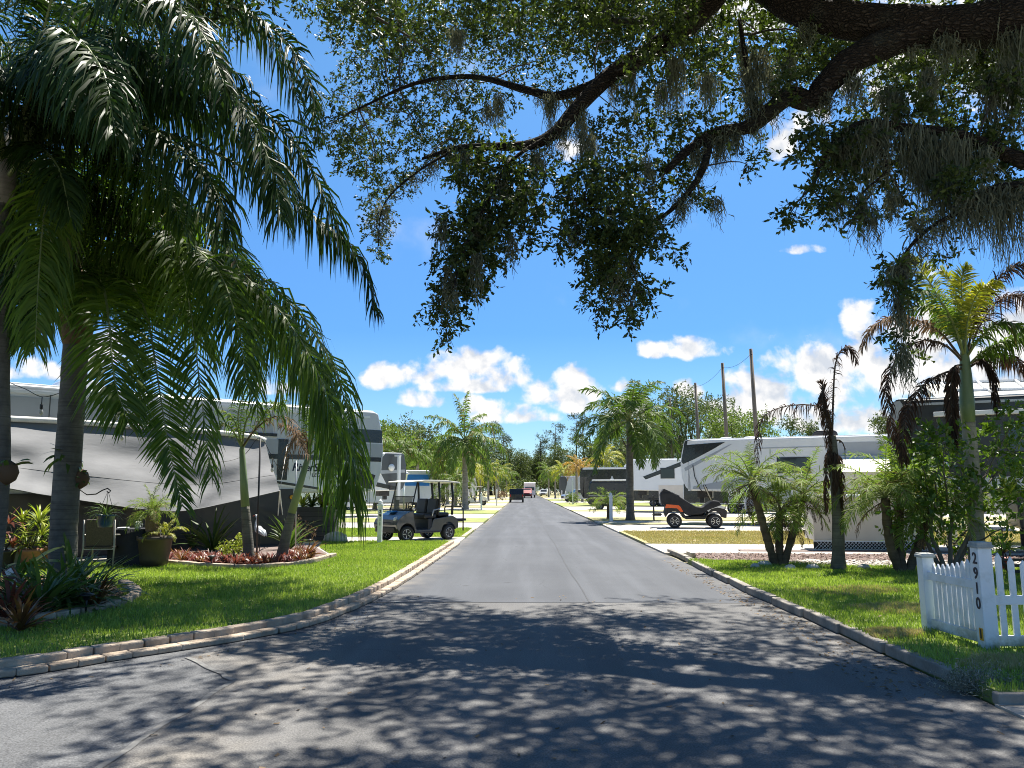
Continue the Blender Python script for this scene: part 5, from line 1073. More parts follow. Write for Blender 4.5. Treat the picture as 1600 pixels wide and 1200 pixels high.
b = MB(); b.bar((-1.3, -.4, .55), (-1.62, -.4, .55), .05); b.bar((-1.3, .4, .55), (-1.62, .4, .55), .05); b.box((-1.5, 0, .52), (.34, .9, .06)); b.bar((-1.62, -.42, .3), (-1.62, -.42, 1.3), .05); b.bar((-1.62, .42, .3), (-1.62, .42, 1.3), .05); b.bar((-1.62, -.42, 1.3), (-1.62, .42, 1.3), .05); b.build('rear_rack', M['black'], ogl)
for x in (-.80, .80):
    for y in (-.56, .56): wheel(ogl, (x, y, .29), .29, .24, 8)
# ------------------------------------------------------------------ street palms near and far
SP = ((0, 2), (1, 3), (2, 5), (3, 6), (4, 5), (5, 3)); FEW = ((1, 3), (2, 4), (3, 5), (4, 4))
g = gd(985, 813, .05); palm('tall green palm with a full feathery crown standing on the dirt by the number post', (g.x, g.y, .05), 4.6, .21, 'king', 3.3, ((1, 5), (2, 6), (3, 5), (4, 5), (5, 4)), tm='palmgrey', shaft=.5, lean=(.05, 0))
g = gd(727, 796, .05); palm('grey trunked palm with a drooping crown on the mown strip beyond the golf cart', (g.x, g.y, .05), 4.9, .25, 'mid', 4.2, ((0, 2), (1, 2), (2, 4), (3, 6), (4, 6), (5, 6)), tm='palmpale', shaft=.5, lean=(-.1, 0))
pg_ = 'palms along the far side of the road'
FARP = [(500, -12, 62, 4.4, 'mid', 2.8), (0, -9.2, 66, 4.2, 'queenlight', 2.6), (0, -8.2, 82, 4.6, 'mid', 3.4), (0, -6.8, 88, 3.8, 'yellow', 3.2), (0, -5.6, 97, 3.5, 'yellow', 3.0), (0, -5.2, 110, 4.2, 'mid', 3.4), (0, -4.6, 124, 4.2, 'yellow', 3.2), (0, -6.6, 74, 2.4, 'mid', 2.6), (0, -4.8, 140, 4.0, 'mid', 3.2), (0, -9.5, 95, 4.8, 'mid', 3.2), (0, -7.5, 116, 5.4, 'mid', 3.2),
        (0, 7.6, 103, 4.2, 'gold', 3.0), (0, 6.4, 96, 4.4, 'gold', 2.4), (0, 9.6, 92, 5.2, 'yellow', 3.2), (0, 6.2, 128, 4.4, 'yellow', 3.2), (0, 5.4, 138, 4.0, 'mid', 3.2), (0, 4.9, 160, 5.2, 'mid', 3.4), (0, 5.5, 178, 5.0, 'mid', 3.0), (0, -3.9, 165, 4.6, 'mid', 3.4)]
WORDS = {'mid': 'green', 'yellow': 'yellow green', 'gold': 'golden dying', 'queenlight': 'green'}
for i, (_, X, Y, h, k, L) in enumerate(FARP):
    kk = 'mid' if k == 'queenlight' else k
    palm('%s palm in the row %s the road, far off' % (WORDS[k], 'left of' if X < 0 else 'right of'), (X, Y, .05), h, .17, kk, L, FEW, group='%s palms %s the road' % (WORDS[k], 'left of' if X < 0 else 'right of'))
g = gd(640, 775, 0); palm('bushy palm rising behind the blue covered trailer', (-9.6, 58, .05), 4.2, .2, 'mid', 3.2, ((1, 4), (2, 6), (3, 6), (4, 4)))
palm('small bushy palm at the foot of the white number post', (4.45, 41.5, .05), .75, .12, 'pygmy', 1.35, ((1, 5), (2, 7), (3, 7)), tm='palmbrown', cat='small palm')
palm('small pot sized palm in front of the cream trailer porch', (9.1, 42.5, .05), .3, .07, 'pygmy', .9, ((1, 5), (2, 5), (3, 4)), tm='palmbrown', cat='small palm')
# ---- pygmy date palm clumps behind the corner lawn
def pygmy(label, base_px, heads, z=.1, L=1.3, dead=6, r=.075):
    b = gd(*base_px, z); root = thing('date_palm', label, 'date palm', b, 0, 'multi stemmed date palms in the pebble bed')
    for (hx, hy, dY, ox) in heads:
        tip = at(hx, hy, b.y+dY)-b; mid = Vector((ox*.5+tip.x*.3, tip.y*.4, tip.z*.45))
        trunk_mb([(ox*.25, 0, -.05), mid, tip], r*1.1, r, 1.3, 10, 26, .14).build('trunk', M['palmbrown'], root)
        add_fronds(root, tip, 'pygmy', L, ((0, 1), (1, 4), (2, 6), (3, 5), (4, 3)), (.8, 1.1), tilt=12)
        if dead: add_fronds(root, tip-Vector((0, 0, .05)), 'tan' if dead < 5 else 'dead', L*.75, ((5, dead),), (.7, 1.0), tilt=16)
    return root
pygmy('three stemmed date palm with brown hanging dead fronds beside the dying palm', (1217, 883), ((1174, 752, -.1, -.25), (1256, 772, .2, .3), (1218, 800, .4, .05)), L=1.15, dead=12)
pygmy('dark trunked date palm clump behind the picket fence corner post', (1412, 893), ((1383, 778, 0, -.3), (1408, 765, .3, -.1), (1452, 800, .2, .3)), L=1.25, dead=3)
# ---- the dying palm
b = gd(1310, 889, .1); D_ = b.y
dp = thing('palm_tree', 'dying palm with brown drooping fronds and a bare spear top', 'palm tree', b, 0)
trunk_mb([(0, 0, -.05), at(1309, 800, D_)-b, at(1303, 720, D_)-b, at(1300, 680, D_)-b], .125, .075, 1.25, 12, 26, .05).build('trunk', M['palmgrey'], dp)
DK = dict(n=84, L=.36, wd=.022, droop=.9, mats=[M['deadpalm'], M['rachisbrown']], r0=.022, plum=.6, start=.12, ragged=.12)
for pts, kw in [
    ([(1300, 690, D_), (1302, 620, D_), (1306, 565, D_-.05), (1320, 543, D_-.1), (1332, 548, D_-.15), (1338, 566, D_-.15)], dict(L=.30)),
    ([(1300, 690, D_), (1297, 655, D_), (1290, 640, D_-.1), (1262, 632, D_-.2), (1222, 636, D_-.3), (1192, 652, D_-.35), (1184, 690, D_-.4), (1183, 720, D_-.4)], dict(L=.32, droop=1.1)),
    ([(1299, 690, D_), (1291, 640, D_), (1286, 605, D_), (1283, 598, D_)], dict(L=.22, fwd=1.4, droop=.2, n=60, ragged=0)),
    ([(1288, 600, D_), (1285, 625, D_-.1), (1292, 665, D_-.1), (1297, 720, D_-.1)], dict(L=.24, fwd=1.2, droop=.6, n=70, ragged=0)),
    ([(1302, 690, D_), (1312, 688, D_-.05), (1320, 702, D_-.1), (1320, 745, D_-.1)], dict(L=.05, n=14)),
    ([(1300, 700, D_), (1294, 712, D_-.1), (1291, 760, D_-.1), (1291, 800, D_-.1)], dict(L=.2, fwd=1.2)),
    ([(1302, 700, D_), (1312, 720, D_-.1), (1316, 770, D_-.1), (1314, 830, D_-.1)], dict(L=.22, fwd=1.2)),
    ([(1302, 695, D_), (1306, 730, D_-.2), (1303, 770, D_-.2)], dict(L=.2, fwd=1.3)),
]:
    k = dict(DK); k.update(kw); world_frond(dp, px_pts(pts), **k)
# ---- the tall palm with yellow top and brown skirts
b = gd(1527, 893, .1); D_ = b.y
tp_ = thing('palm_tree', 'tall green stemmed palm with a yellow topped crown and brown lower fronds', 'palm tree', b, 0)
trunk_mb([(0, 0, -.05), at(1524, 800, D_)-b, at(1518, 720, D_)-b, at(1513, 655, D_)-b], .15, .115, 1.3, 14, 26, .03).build('trunk', M['palmpale'], tp_)
MB().tube([at(1513, 660, D_)-b, at(1511, 630, D_)-b, at(1509, 590, D_)-b, at(1507, 555, D_)-b, at(1506, 520, D_)-b], [.12, .13, .11, .08, .03], 12).build('crownshaft', M['shaft'], tp_)
YL = [M['yellowpalm'], M['rachis']]; BR = [M['deadpalm'], M['rachisbrown']]; TN = [M['tanpalm'], M['rachisbrown']]; GN = [M['queenlight'], M['rachis']]
for pts, kw in [
    ([(1507, 560, D_), (1486, 505, D_-.1), (1458, 450, D_-.2), (1430, 412, D_-.3), (1410, 402, D_-.4)], dict(mats=YL, L=.42, droop=.4)),
    ([(1507, 560, D_), (1500, 500, D_+.1), (1490, 450, D_+.2), (1470, 420, D_+.3)], dict(mats=YL, L=.45, droop=.35, n=60)),
    ([(1507, 560, D_), (1505, 490, D_-.1), (1502, 440, D_-.2), (1512, 415, D_-.3)], dict(mats=YL, L=.40, droop=.3, n=60)),
    ([(1507, 560, D_), (1494, 515, D_-.3), (1470, 470, D_-.6), (1440, 455, D_-.9), (1410, 470, D_-1.1)], dict(mats=GN, L=.42, droop=.6)),
    ([(1508, 565, D_), (1524, 500, D_-.1), (1552, 445, D_-.2), (1590, 415, D_-.4), (1640, 420, D_-.6)], dict(mats=BR, L=.5, droop=.7, n=80)),
    ([(1508, 565, D_), (1530, 510, D_+.2), (1560, 470, D_+.4), (1600, 460, D_+.6), (1640, 490, D_+.8)], dict(mats=BR, L=.5, droop=.8, n=70)),
    ([(1507, 568, D_), (1478, 540, D_-.1), (1440, 532, D_-.2), (1405, 555, D_-.3), (1385, 600, D_-.4), (1390, 650, D_-.45), (1402, 690, D_-.5)], dict(mats=BR, L=.36, droop=1.0)),
    ([(1506, 566, D_), (1470, 520, D_), (1432, 500, D_), (1395, 495, D_), (1362, 512, D_), (1346, 545, D_)], dict(mats=TN, L=.38, droop=.8)),
    ([(1504, 575, D_), (1470, 585, D_-.2), (1440, 605, D_-.4), (1418, 640, D_-.6), (1410, 690, D_-.7), (1412, 720, D_-.7)], dict(mats=BR, L=.34, droop=1.0)),
    ([(1504, 570, D_), (1492, 575, D_-.2), (1486, 610, D_-.3), (1488, 660, D_-.35), (1492, 700, D_-.35)], dict(mats=BR, L=.30, droop=.8, fwd=1.1, n=70)),
    ([(1512, 572, D_), (1535, 550, D_-.1), (1565, 535, D_-.2), (1600, 525, D_-.3), (1650, 540, D_-.4)], dict(mats=[M['queen'], M['rachis']], L=.5, droop=.9, n=80)),
    ([(1512, 575, D_), (1535, 565, D_-.2), (1552, 590, D_-.3), (1555, 640, D_-.35)], dict(mats=BR, L=.34, droop=.9, fwd=.9)),
    ([(1512, 570, D_), (1545, 555, D_+.2), (1580, 560, D_+.4), (1615, 590, D_+.5)], dict(mats=BR, L=.42, droop=.9)),
    ([(1507, 560, D_), (1512, 500, D_-.4), (1530, 455, D_-.8), (1556, 440, D_-1.1)], dict(mats=YL, L=.44, droop=.45, n=60)),
    ([(1507, 560, D_), (1490, 520, D_+.3), (1466, 485, D_+.5), (1436, 478, D_+.6), (1412, 500, D_+.7)], dict(mats=GN, L=.46, droop=.7)),
    ([(1508, 562, D_), (1530, 530, D_-.3), (1560, 505, D_-.5), (1592, 510, D_-.7), (1615, 540, D_-.8)], dict(mats=GN, L=.46, droop=.8)),
    ([(1507, 560, D_), (1515, 500, D_+.5), (1525, 460, D_+1.0), (1535, 450, D_+1.6), (1545, 480, D_+2)], dict(mats=GN, L=.45, droop=.7)),
    ([(1507, 560, D_), (1490, 510, D_+.5), (1475, 490, D_+1.2), (1460, 520, D_+1.8)], dict(mats=GN, L=.45, droop=.7)),
]:
    k = dict(n=64, L=.4, wd=.030, droop=.8, r0=.026, plum=.45, start=.16); k.update(kw); k['n'] = int(k['n']*1.8); k['L'] *= 1.05; world_frond(tp_, px_pts(pts), **k)
# ---- young palms in the curved bed
for (lab, bp, tip, mid, extra) in [
    ('young palm with a straight green stem in the red bromeliad bed', (390, 878), (378, 700), (383, 790), [([(378, 700), (398, 672), (425, 652), (452, 655), (468, 690), (480, 712)], 'tanpalm'), ([(378, 700), (384, 660), (400, 635), (430, 628), (452, 640)], 'queenlight'), ([(378, 700), (372, 650), (382, 615), (398, 600)], 'queenlight'), ([(378, 700), (362, 670), (345, 662), (330, 690), (328, 735)], 'queenlight'), ([(378, 702), (372, 672), (360, 650), (340, 640)], 'queenlight'), ([(379, 700), (405, 660), (420, 640), (445, 625)], 'queenlight')]),
    ('young palm with a leaning green stem in the red bromeliad bed', (438, 876), (482, 712), (456, 800), [([(482, 712), (470, 690), (458, 670), (440, 662)], 'tanpalm'), ([(482, 712), (480, 690), (470, 676), (455, 690), (448, 730)], 'tanpalm'), ([(482, 712), (490, 680), (505, 665), (525, 690), (532, 740)], 'queen'), ([(482, 712), (488, 670), (492, 640), (505, 620)], 'queenlight'), ([(482, 712), (500, 700), (520, 715), (535, 760)], 'queen'), ([(482, 712), (478, 680), (480, 650), (470, 630)], 'queen')])]:
    b = gd(*bp, .14); t_ = at(*tip, b.y)-b; m_ = at(*mid, b.y)-b
    yp = thing('palm_tree', lab, 'palm tree', b, 0, 'young palms in the curved bed')
    lo = m_*.98; trunk_mb([(0, 0, -.05), lo*.5, lo], .125, .085, 1.3, 12, 20, .03).build('trunk', M['palmgrey'], yp)
    MB().tube([lo, (lo+t_)/2, t_*.99, t_+Vector((0, 0, .05))], [.088, .075, .055, .03], 12).build('crownshaft', M['shaft'], yp)
    for pts, mm in extra:
        world_frond(yp, [at(x, y, b.y+(.15*i if mm == 'queen' else -.1*i)) for i, (x, y) in enumerate(pts)], n=40, L=.42, wd=.024, droop=.8, mats=[M[mm], M['rachis' if mm != 'tanpalm' else 'rachisbrown']], r0=.022, plum=.45)
# ------------------------------------------------------------------ shrubs and trees
b = gd(1484, 893, .1)
sg = thing('shrub', 'large leafy green shrub with forked grey stems behind the picket fence', 'shrub', b); mb = MB(); parts = []
for (x, y, r_) in [(1425, 700, 34), (1440, 740, 42), (1478, 690, 36), (1470, 740, 44), (1425, 790, 36), (1460, 790, 42), (1500, 770, 36), (1510, 720, 40), (1545, 740, 42), (1585, 720, 44), (1560, 680, 36), (1600, 680, 40), (1595, 770, 44), (1550, 800, 40), (1510, 820, 30), (1590, 820, 36), (1420, 830, 22), (1480, 830, 26), (1450, 690, 26), (1590, 650, 26), (1620, 730, 44), (1430, 760, 26)]:
    Y = b.y+random.uniform(-.7, .7); c = at(x, y, Y)-b; rr = r_*Y/F; parts.append(sprigs(c, (rr, rr*1.2, rr), 24, 8, .135, .30, .1))
    j = Vector((c.x*.3, c.y*.3, min(c.z*.6, 1.1))); grow(mb, j, c, .02, .008, 6, .1, 5)
for ang in range(5):
    grow(mb, (random.uniform(-.1, .1), 0, -.05), (random.uniform(-.5, .7), random.uniform(-.2, .2), 1.0), .05, .025, 6, .08, 7)
mb.build('stem', M['wood'], sg); 
V_ = np.concatenate([p[0] for p in parts]); 
for p in parts: p[0][:] = p[0]
link('foliage', leaf_mesh('foliage', parts, M['seagrape']), sg)
oak_far('broad dark green oak behind the utility poles', (20.5, 96, 0), 14.2, 6.5, 'treeleaf', 3, 'oaks beyond the trailers', .3, 40, 50)
oak_far('lighter rounded oak standing before the darker one by the tallest pole', (23.0, 84, 0), 10.0, 5.0, 'treeleafb', 4, 'oaks beyond the trailers', .28, 34, 46)
oak_far('grey green oak peeping between the palm and the first utility pole', (17.0, 118, 0), 15, 6, 'treeleaf', 5, 'oaks beyond the trailers', .34, 32, 46)
oak_far('rounded oak above the second white trailer', (-14.2, 92, 0), 10.2, 4.4, 'treeleaf', 6, 'oaks beyond the trailers', .28, 34, 50)
oak_far('brighter oak beside the nose of the grey trailer', (-14.6, 76, 0), 8.2, 3.2, 'treeleafb', 7, 'oaks beyond the trailers', .25, 26, 44)
oak_far('small airy oak behind the drooping street palm', (-10.5, 100, 0), 8.8, 3.0, 'treeleaf', 8, 'oaks beyond the trailers', .25, 20, 40)
protoT = []
tl = [('oak', -9, 205, 15.5), ('pine', -8.5, 215, 19.5), ('oak', -3.5, 232, 14.5), ('oak', 1.5, 240, 13), ('pine', 4.6, 225, 17), ('oak', 6, 238, 13.5), ('pine', 8.5, 222, 20), ('oak', 10.5, 215, 14.5), ('pine', 13.2, 198, 20.5), ('pine', 15.4, 200, 19.5), ('oak', 15.5, 190, 15), ('pine', 18.5, 185, 19), ('oak', 20, 175, 15), ('oak', -14, 190, 14), ('oak', -20, 185, 14), ('pine', -12.5, 200, 17.5), ('oak', -1.2, 245, 12), ('oak', 3.3, 250, 12.5), ('oak', 24, 165, 14), ('oak', -27, 170, 14), ('oak', 29, 150, 13), ('oak', 35, 135, 13), ('oak', -34, 150, 14), ('oak', 42, 120, 13), ('oak', -42, 130, 13), ('pine', -5.8, 210, 16), ('oak', 12, 240, 14), ('oak', -7, 240, 13), ('oak', 8, 252, 13), ('oak', 50, 105, 12), ('oak', 60, 100, 13), ('oak', -52, 110, 12), ('oak', -24, 130, 11), ('oak', -31, 110, 10)]
for i, (k, X, Y, h) in enumerate(tl):
    if k == 'pine': pine('tall thin pine rising out of the trees at the end of the road', (X, Y, 0), h, 40+i, 'pines at the end of the road')
    else:
        key = i % 4
        if len(protoT) <= key:
            o = oak_far('bushy green tree in the belt of trees closing the view', (X, Y, 0), 14, 4.6, 'treeleaf', 60+i, 'trees at the end of the road', .42, 30, 34, trunkf=.22, name='broadleaf_tree'); protoT.append(o)
        else:
            o = copy_tree(protoT[key]); o.location = (X, Y, 0)
        o.scale = (h/14*random.uniform(.9, 1.25),)*2+(h/14,); o.rotation_euler = (0, 0, random.uniform(0, 6))
# understorey hedge of bushes below the far trees
for i in range(16):
    X = -26+i*3.4; bush('shrub', 'dark undergrowth shrub below the far trees', 'shrub', (X+random.uniform(-1, 1), 195+random.uniform(-14, 14), 0), 2.6, random.uniform(3.5, 5.5), 'treeleaf', 90, 8, .42, 'shrubs below the far trees', stems=4, sl=1.0)
for X, Y, r_, h_, m_ in [(-6.0, 72, 1.0, 1.8, 'treeleafb'), (-7.5, 71, 1.0, 1.7, 'treeleaf'), (-8.8, 69, 1.1, 2.0, 'treeleafb'), (-3.3, 112, .8, 1.4, 'tanpalm'), (-2.7, 150, 1.2, 2.4, 'yellowpalm'), (5.2, 84, .7, 1.3, 'treeleafb')]:
    bush('shrub', 'low rounded shrub on the grass strip beside the road', 'shrub', (X, Y, .05), r_, h_, m_, 90, 8, .13, 'roadside shrubs', sl=.3)
# ------------------------------------------------------------------ picket fence with the house number
FX, FY = 4.45, 7.72
fc = thing('picket_fence', 'white vinyl picket fence corner with scalloped tops and the number 2910', 'fence', (FX, FY, .09)); fc.rotation_euler = (.008, -.012, 0)
PW = .135
p = MB(); p.box((0, 0, .46), (PW, PW, .98)); p.build('post', M['fencewhite'], fc, bevel=.006)
p = MB(); p.box((0, 0, .965), (PW+.03, PW+.03, .03)); p.box((0, 0, .99), (PW+.012, PW+.012, .03)); p.build('post_cap', M['capgrey'], fc, bevel=.004)
ex, ey = 4.36-FX, 8.62-FY
p = MB(); p.box((ex, ey, .385), (.125, .125, .79)); p.build('post', M['fencewhite'], fc, bevel=.006)
p = MB(); p.box((ex, ey, .79), (.155, .155, .03)); p.box((ex, ey, .81), (.135, .135, .02)); p.build('post_cap', M['capgrey'], fc, bevel=.004)
def picket(c, h, wx, wy, tip):
    """flat board with a pointed top; wx, wy its half extents"""
    m = MB(); x, y = c
    if wx > wy: pr = [(x-wx, .05), (x+wx, .05), (x+wx, h-tip), (x, h), (x-wx, h-tip)]; m.prism(pr, y-wy, y+wy)
    else:
        V = [(x+s, y+t, z) for s in (-wx, wx) for t, z in ((-wy, .05), (wy, .05), (wy, h-tip), (0, h), (-wy, h-tip))]
        m.add(V, [(0, 1, 2, 3, 4), (9, 8, 7, 6, 5)]+[(i, (i+1) % 5, (i+1) % 5+5, i+5) for i in range(5)])
    return m
k = 9
for i in range(k):
    f = (i+1)/(k+1); x, y = ex*f, .07+(ey-.14)*f; h = .90-.16*math.sin(f*PI/2)**.8-.02
    picket((x+.004, y), h, .010, .034, .05).build('picket', M['fencewhite'], fc, bevel=.003)
def rail(z, hgt, a, b, th=.036):
    m = MB(); m.bar((a[0], a[1], z), (b[0], b[1], z), th, hgt); m.build('rail', M['fencewhite'], fc, bevel=.004)
rail(.585, .085, (-.005, .065), (ex-.004, ey-.06)); rail(.085, .10, (-.005, .065), (ex-.004, ey-.06))
for i in range(17):
    x = .16+i*.118; h = .90-.17*math.sin(min(1, i/7)*PI/2)+.0 if i < 8 else .73+.17*(1-math.cos((i-8)/8*PI/2))
    picket((x, 0), h, .030, .010, .055).build('picket', M['fencewhite'], fc, bevel=.003)
rail(.45, .085, (.068, -.002), (2.1, -.002)); rail(.07, .10, (.068, -.002), (2.1, -.002))
p = MB(); p.box((2.17, 0, .46), (PW, PW, .94)); p.build('post', M['fencewhite'], fc, bevel=.006)
Rx = Matrix.Rotation(-PI/2, 4, 'Z') @ Matrix.Rotation(PI/2, 4, 'X')
for i, ch in enumerate('2910'):
    text_obj('digit', ch, .150, M['digit'], Matrix.Translation((-PW/2-.003, -.008, .845-.142*i)) @ Rx, fc, bold=.003)
p = MB(); p.box((-PW/2-.003, -.012, .135), (.006, .055, .115)); p.build('number_tag', M['yellow'], fc)
text_obj('digit', '1', .12, M['digit'], Matrix.Translation((-PW/2-.008, -.012, .135)) @ Rx, fc, bold=.003)
# ------------------------------------------------------------------ white number posts along the road
def number_post(label, px, py, h, w=.13, num=None, group=None):
    b = gd(px, py, .08); o = thing('number_post', label, 'post', b, 0, group)
    m = MB(); m.box((0, 0, h*.44), (w, w, h*.88)); m.build('post', M['white'], o, bevel=.008)
    m = MB(); m.box((0, 0, h*.89), (w*1.35, w*1.35, .05)); m.box((0, 0, h*.92), (w*.8, w*.8, .05)); m.lathe([(w*.3, h*.93), (w*.5, h*.955), (w*.46, h*.98), (.001, h*1.03)], (0, 0, 0), 10); m.build('finial', M['white'], o, bevel=.01)
    if num:
        for i, ch in enumerate(num): text_obj('digit', ch, .13, M['digit'], Matrix.Translation((.01, -w/2-.004, h*.74-.115*i)) @ Matrix.Rotation(PI/2, 4, 'X'), o, bold=.003)
number_post('white number post 2911 with a ball finial in front of the golf cart', 593, 850, 1.22, .125, '2911')
number_post('white number post beside the small bushy palm across from the golf cart', 955, 814, 1.35, .15)
for (x, y, h) in [(752, 797, 1.3), (776, 790, 1.5), (799, 783, 1.6)]: number_post('thin white post on a grass strip of the yellow palm side', x, y, h, .12, group='far white posts on the yellow palm side')
for (x, y, h) in [(895, 788, 2.6), (902, 784, 2.7), (878, 783, 1.4), (872, 780, 1.5), (859, 777, 1.8), (884, 782, 1.3)]: number_post('thin white post on the far lawn of the black trailer side', x, y, h, .12, group='far white posts on the black trailer side')
b = gd(663, 792, .05); o = thing('lamp_post', 'white lantern post just behind the golf cart roof', 'lamp post', (-8.6, 55, .05))
m = MB(); m.tube([(0, 0, 0), (0, 0, 2.2)], .06, 8); m.build('post', M['white'], o)
m = MB(); m.lathe([(.10, 2.2), (.20, 2.25), (.24, 2.6), (.42, 2.66), (.12, 2.85), (.001, 3.0)], (0, 0, 0), 8); m.build('lantern', M['white'], o)
# ------------------------------------------------------------------ utility poles and wire
tops = []
for (tx, ty, Y) in [(1178, 545, 60), (1133, 567, 67), (1090, 598, 79.5), (1050, 622, 92.5)]:
    t = at(tx, ty, Y); o = thing('utility_pole', ['tallest bare wooden utility pole above the white trailer', 'second bare wooden utility pole next to the tallest', 'third bare wooden pole in front of the dark oak', 'farthest bare wooden pole half hidden by the street palm'][len(tops)], 'utility pole', (t.x, Y, 0))
    m = MB(); m.tube([(0, 0, -.2), (-.12, 0, t.z*.5), (-.25, 0, t.z)], [.19, .165, .13], 10); m.build('pole', M['wood'], o)
    m = MB(); m.tube([(-.25, -.2, t.z-.5), (-.25, .2, t.z-.5)], .05, 6); m.build('bracket', M['black'], o); tops.append(Vector((t.x-.25, Y, t.z-.4)))
m = MB()
for a, b in zip(tops[:-1], tops[1:]): m.tube([a.lerp(b, f)-Vector((0, 0, 1.1*4*f*(1-f)*.35)) for f in np.linspace(0, 1, 9)], .014, 5)
tag(m.build('overhead_wire', M['black']), 'thin black wire strung between the wooden utility poles', 'wire')
# ------------------------------------------------------------------ things behind the corner lawn on the fence side
sh = thing('storage_shed', 'low cream storage box with white lattice base behind the dying palm', 'shed', (7.45, 20.3, .05), -.12)
m = MB(); m.box((1.35, .5, .80), (2.7, 1.0, 1.08)); m.build('wall', M['cream'], sh, bevel=.02)
m = MB(); m.box((1.35, .5, 1.38), (2.84, 1.12, .07)); m.build('lid', M['white'], sh, bevel=.02)
m = MB()
for i in range(-3, 36):
    for s in (-1, 1):
        x0 = i*.085; x1 = x0+s*.2
        if -.02 < x0 < 2.72 and -.02 < x1 < 2.72: m.bar((x0, -.02, .03), (x1, -.02, .23), .02, .008)
m.box((1.35, .01, .24), (2.72, .03, .035)); m.box((1.35, .01, .02), (2.72, .03, .03)); m.build('lattice', M['white'], sh)
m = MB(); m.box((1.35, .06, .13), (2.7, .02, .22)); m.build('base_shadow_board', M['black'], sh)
m = MB(); m.box((2.78, .0, .72), (.12, .12, 1.44)); m.build('corner_post', M['white'], sh)
cp = thing('carport', 'pale flat roof with white framed panels rising behind the charcoal trailer', 'carport', (15.6, 23.9, 0), -.2)
m = MB(); m.box((0, 0, 4.62), (5.5, 1.9, .10), R=Matrix.Rotation(.41, 3, 'X')); m.build('roof', M['roofcream'], cp)
m = MB()
for i in range(5): m.bar((-2.2+i*1.1, -.85, 4.34), (-2.2+i*1.1, .85, 5.08), .07)
for y, z in ((-.85, 4.34), (0, 4.71), (.85, 5.08)): m.bar((-2.4, y, z), (2.4, y, z), .07)
m.build('panel_frame', M['white'], cp)
for x in (-2.6, 2.6):
    for y in (-.75, .75): m = MB(); m.bar((x, y, 0), (x, y, 4.58+y*.43), .12); m.build('post', M['white'], cp)
def pot(o, r, h, m_, c=(0, 0, 0)):
    q = MB(); x, y, z = c; q.lathe([(r*.72, z), (r*.80, z+h*.3), (r*.93, z+h*.86), (r*1.0, z+h*.88), (r*1.02, z+h), (r*.92, z+h), (r*.88, z+h*.86), (.001, z+h*.86)], (x, y, 0), 20)
    return q.build('pot', M[m_], o)
b = gd(1573, 892, .09); o = thing('potted_plant', 'bright red bucket pot with bare stems behind the pickets', 'potted plant', b); pot(o, .14, .24, 'redpot')
q = MB(); 
for i in range(6): grow(q, (random.uniform(-.05, .05), 0, .2), (random.uniform(-.2, .2), random.uniform(-.1, .1), random.uniform(.6, .9)), .012, .005, 5, .08, 5)
q.build('stem', M['twig'], o); link('leaves', strap_mesh('leaves', 26, .4, .04, M['strap'], (20, 85), 70, 9), o, (0, 0, .35))
o = thing('step_stool', 'small brown slatted step beside the red bucket pot', 'step', gd(1600, 900, .09)); q = MB()
for k in range(3): q.box((0, .12*k, .08+.09*k), (.5, .13, .04))
q.bar((-.22, 0, 0), (-.22, .28, .3), .04); q.bar((.22, 0, 0), (.22, .28, .3), .04); q.build('tread', M['wicker'], o)
for i, (x, y, s_) in enumerate([(1195, 884, .16), (1235, 890, .12), (1270, 889, .14), (1350, 889, .13), (1180, 888, .10)]):
    q = MB(); q.lathe([(s_*.8, -.02), (s_, .03), (s_*.75, .09), (s_*.3, .12), (.001, .125)], (0, 0, 0), 9); r_ = q.build('border_stone', M['rock'], None, gd(x, y, .09)); r_.scale = (1, .7, .8); tag(r_, 'pale rounded stone edging the pebble bed under the date palms', 'stone', 'pale stones edging the pebble bed')
strap_plant('spiky_plant', 'bright green spiky fan plant among the shrub leaves', 'plant', at(1575, 775, 14.6), 22, .55, .035, 'lime', el=(5, 85), bend=25)
# ------------------------------------------------------------------ the curved bed with red bromeliads
meshes = [strap_mesh('bromeliad_leaves', 24, .27, .028, M[c], (15, 75), 45, 300+i) for i, c in enumerate(('bromred', 'brompink', 'bromred', 'brombrown'))]
edge = spline([(-8.1, 17.1, 0), (-7.3, 16.2, 0), (-6.6, 15.72, 0), (-5.9, 15.38, 0), (-5.15, 15.3, 0), (-4.7, 15.9, 0), (-4.6, 16.8, 0), (-4.9, 17.8, 0)], 64)
for row in range(3):
    for i in range(0, 64, 2):
        if row == 2 and i % 4: continue
        p_ = edge[min(63, i+row % 2)]; d_ = np.array((-6.2, 17.6, 0))-p_; d_ /= np.linalg.norm(d_); q = p_+d_*(.02+.27*row+random.uniform(-.06, .06))
        o = link('bromeliad', random.choice(meshes), None, (q[0]+random.uniform(-.05, .05), q[1], .14)); o.rotation_euler = (0, 0, random.uniform(0, 6)); s_ = random.uniform(.75, 1.2); o.scale = (s_, s_, s_)
        tag(o, 'low red bromeliad in the dense rows edging the curved palm bed', 'bromeliad', 'red bromeliads edging the curved bed')
for (x, y, num, L, m_, lab) in [(332, 862, 46, 1.15, 'strap', 'large dark green strappy lily clump beside the straight young palm'), (300, 858, 34, .95, 'strap', 'green strappy lily clump nearest the big brown pot'), (452, 858, 44, 1.0, 'strap', 'pale edged strappy clump between the two young palms'), (415, 850, 34, 1.2, 'strap', 'tall strappy clump behind the bird figure'), (478, 872, 22, .55, 'brombrown', 'bronze bromeliad at the bed end by the leaning palm')]:
    strap_plant('strappy_plant', lab, 'plant', gd(x, y, .14), num, L, .05, m_, 'strappy plants in the curved bed', el=(25, 88), bend=55)
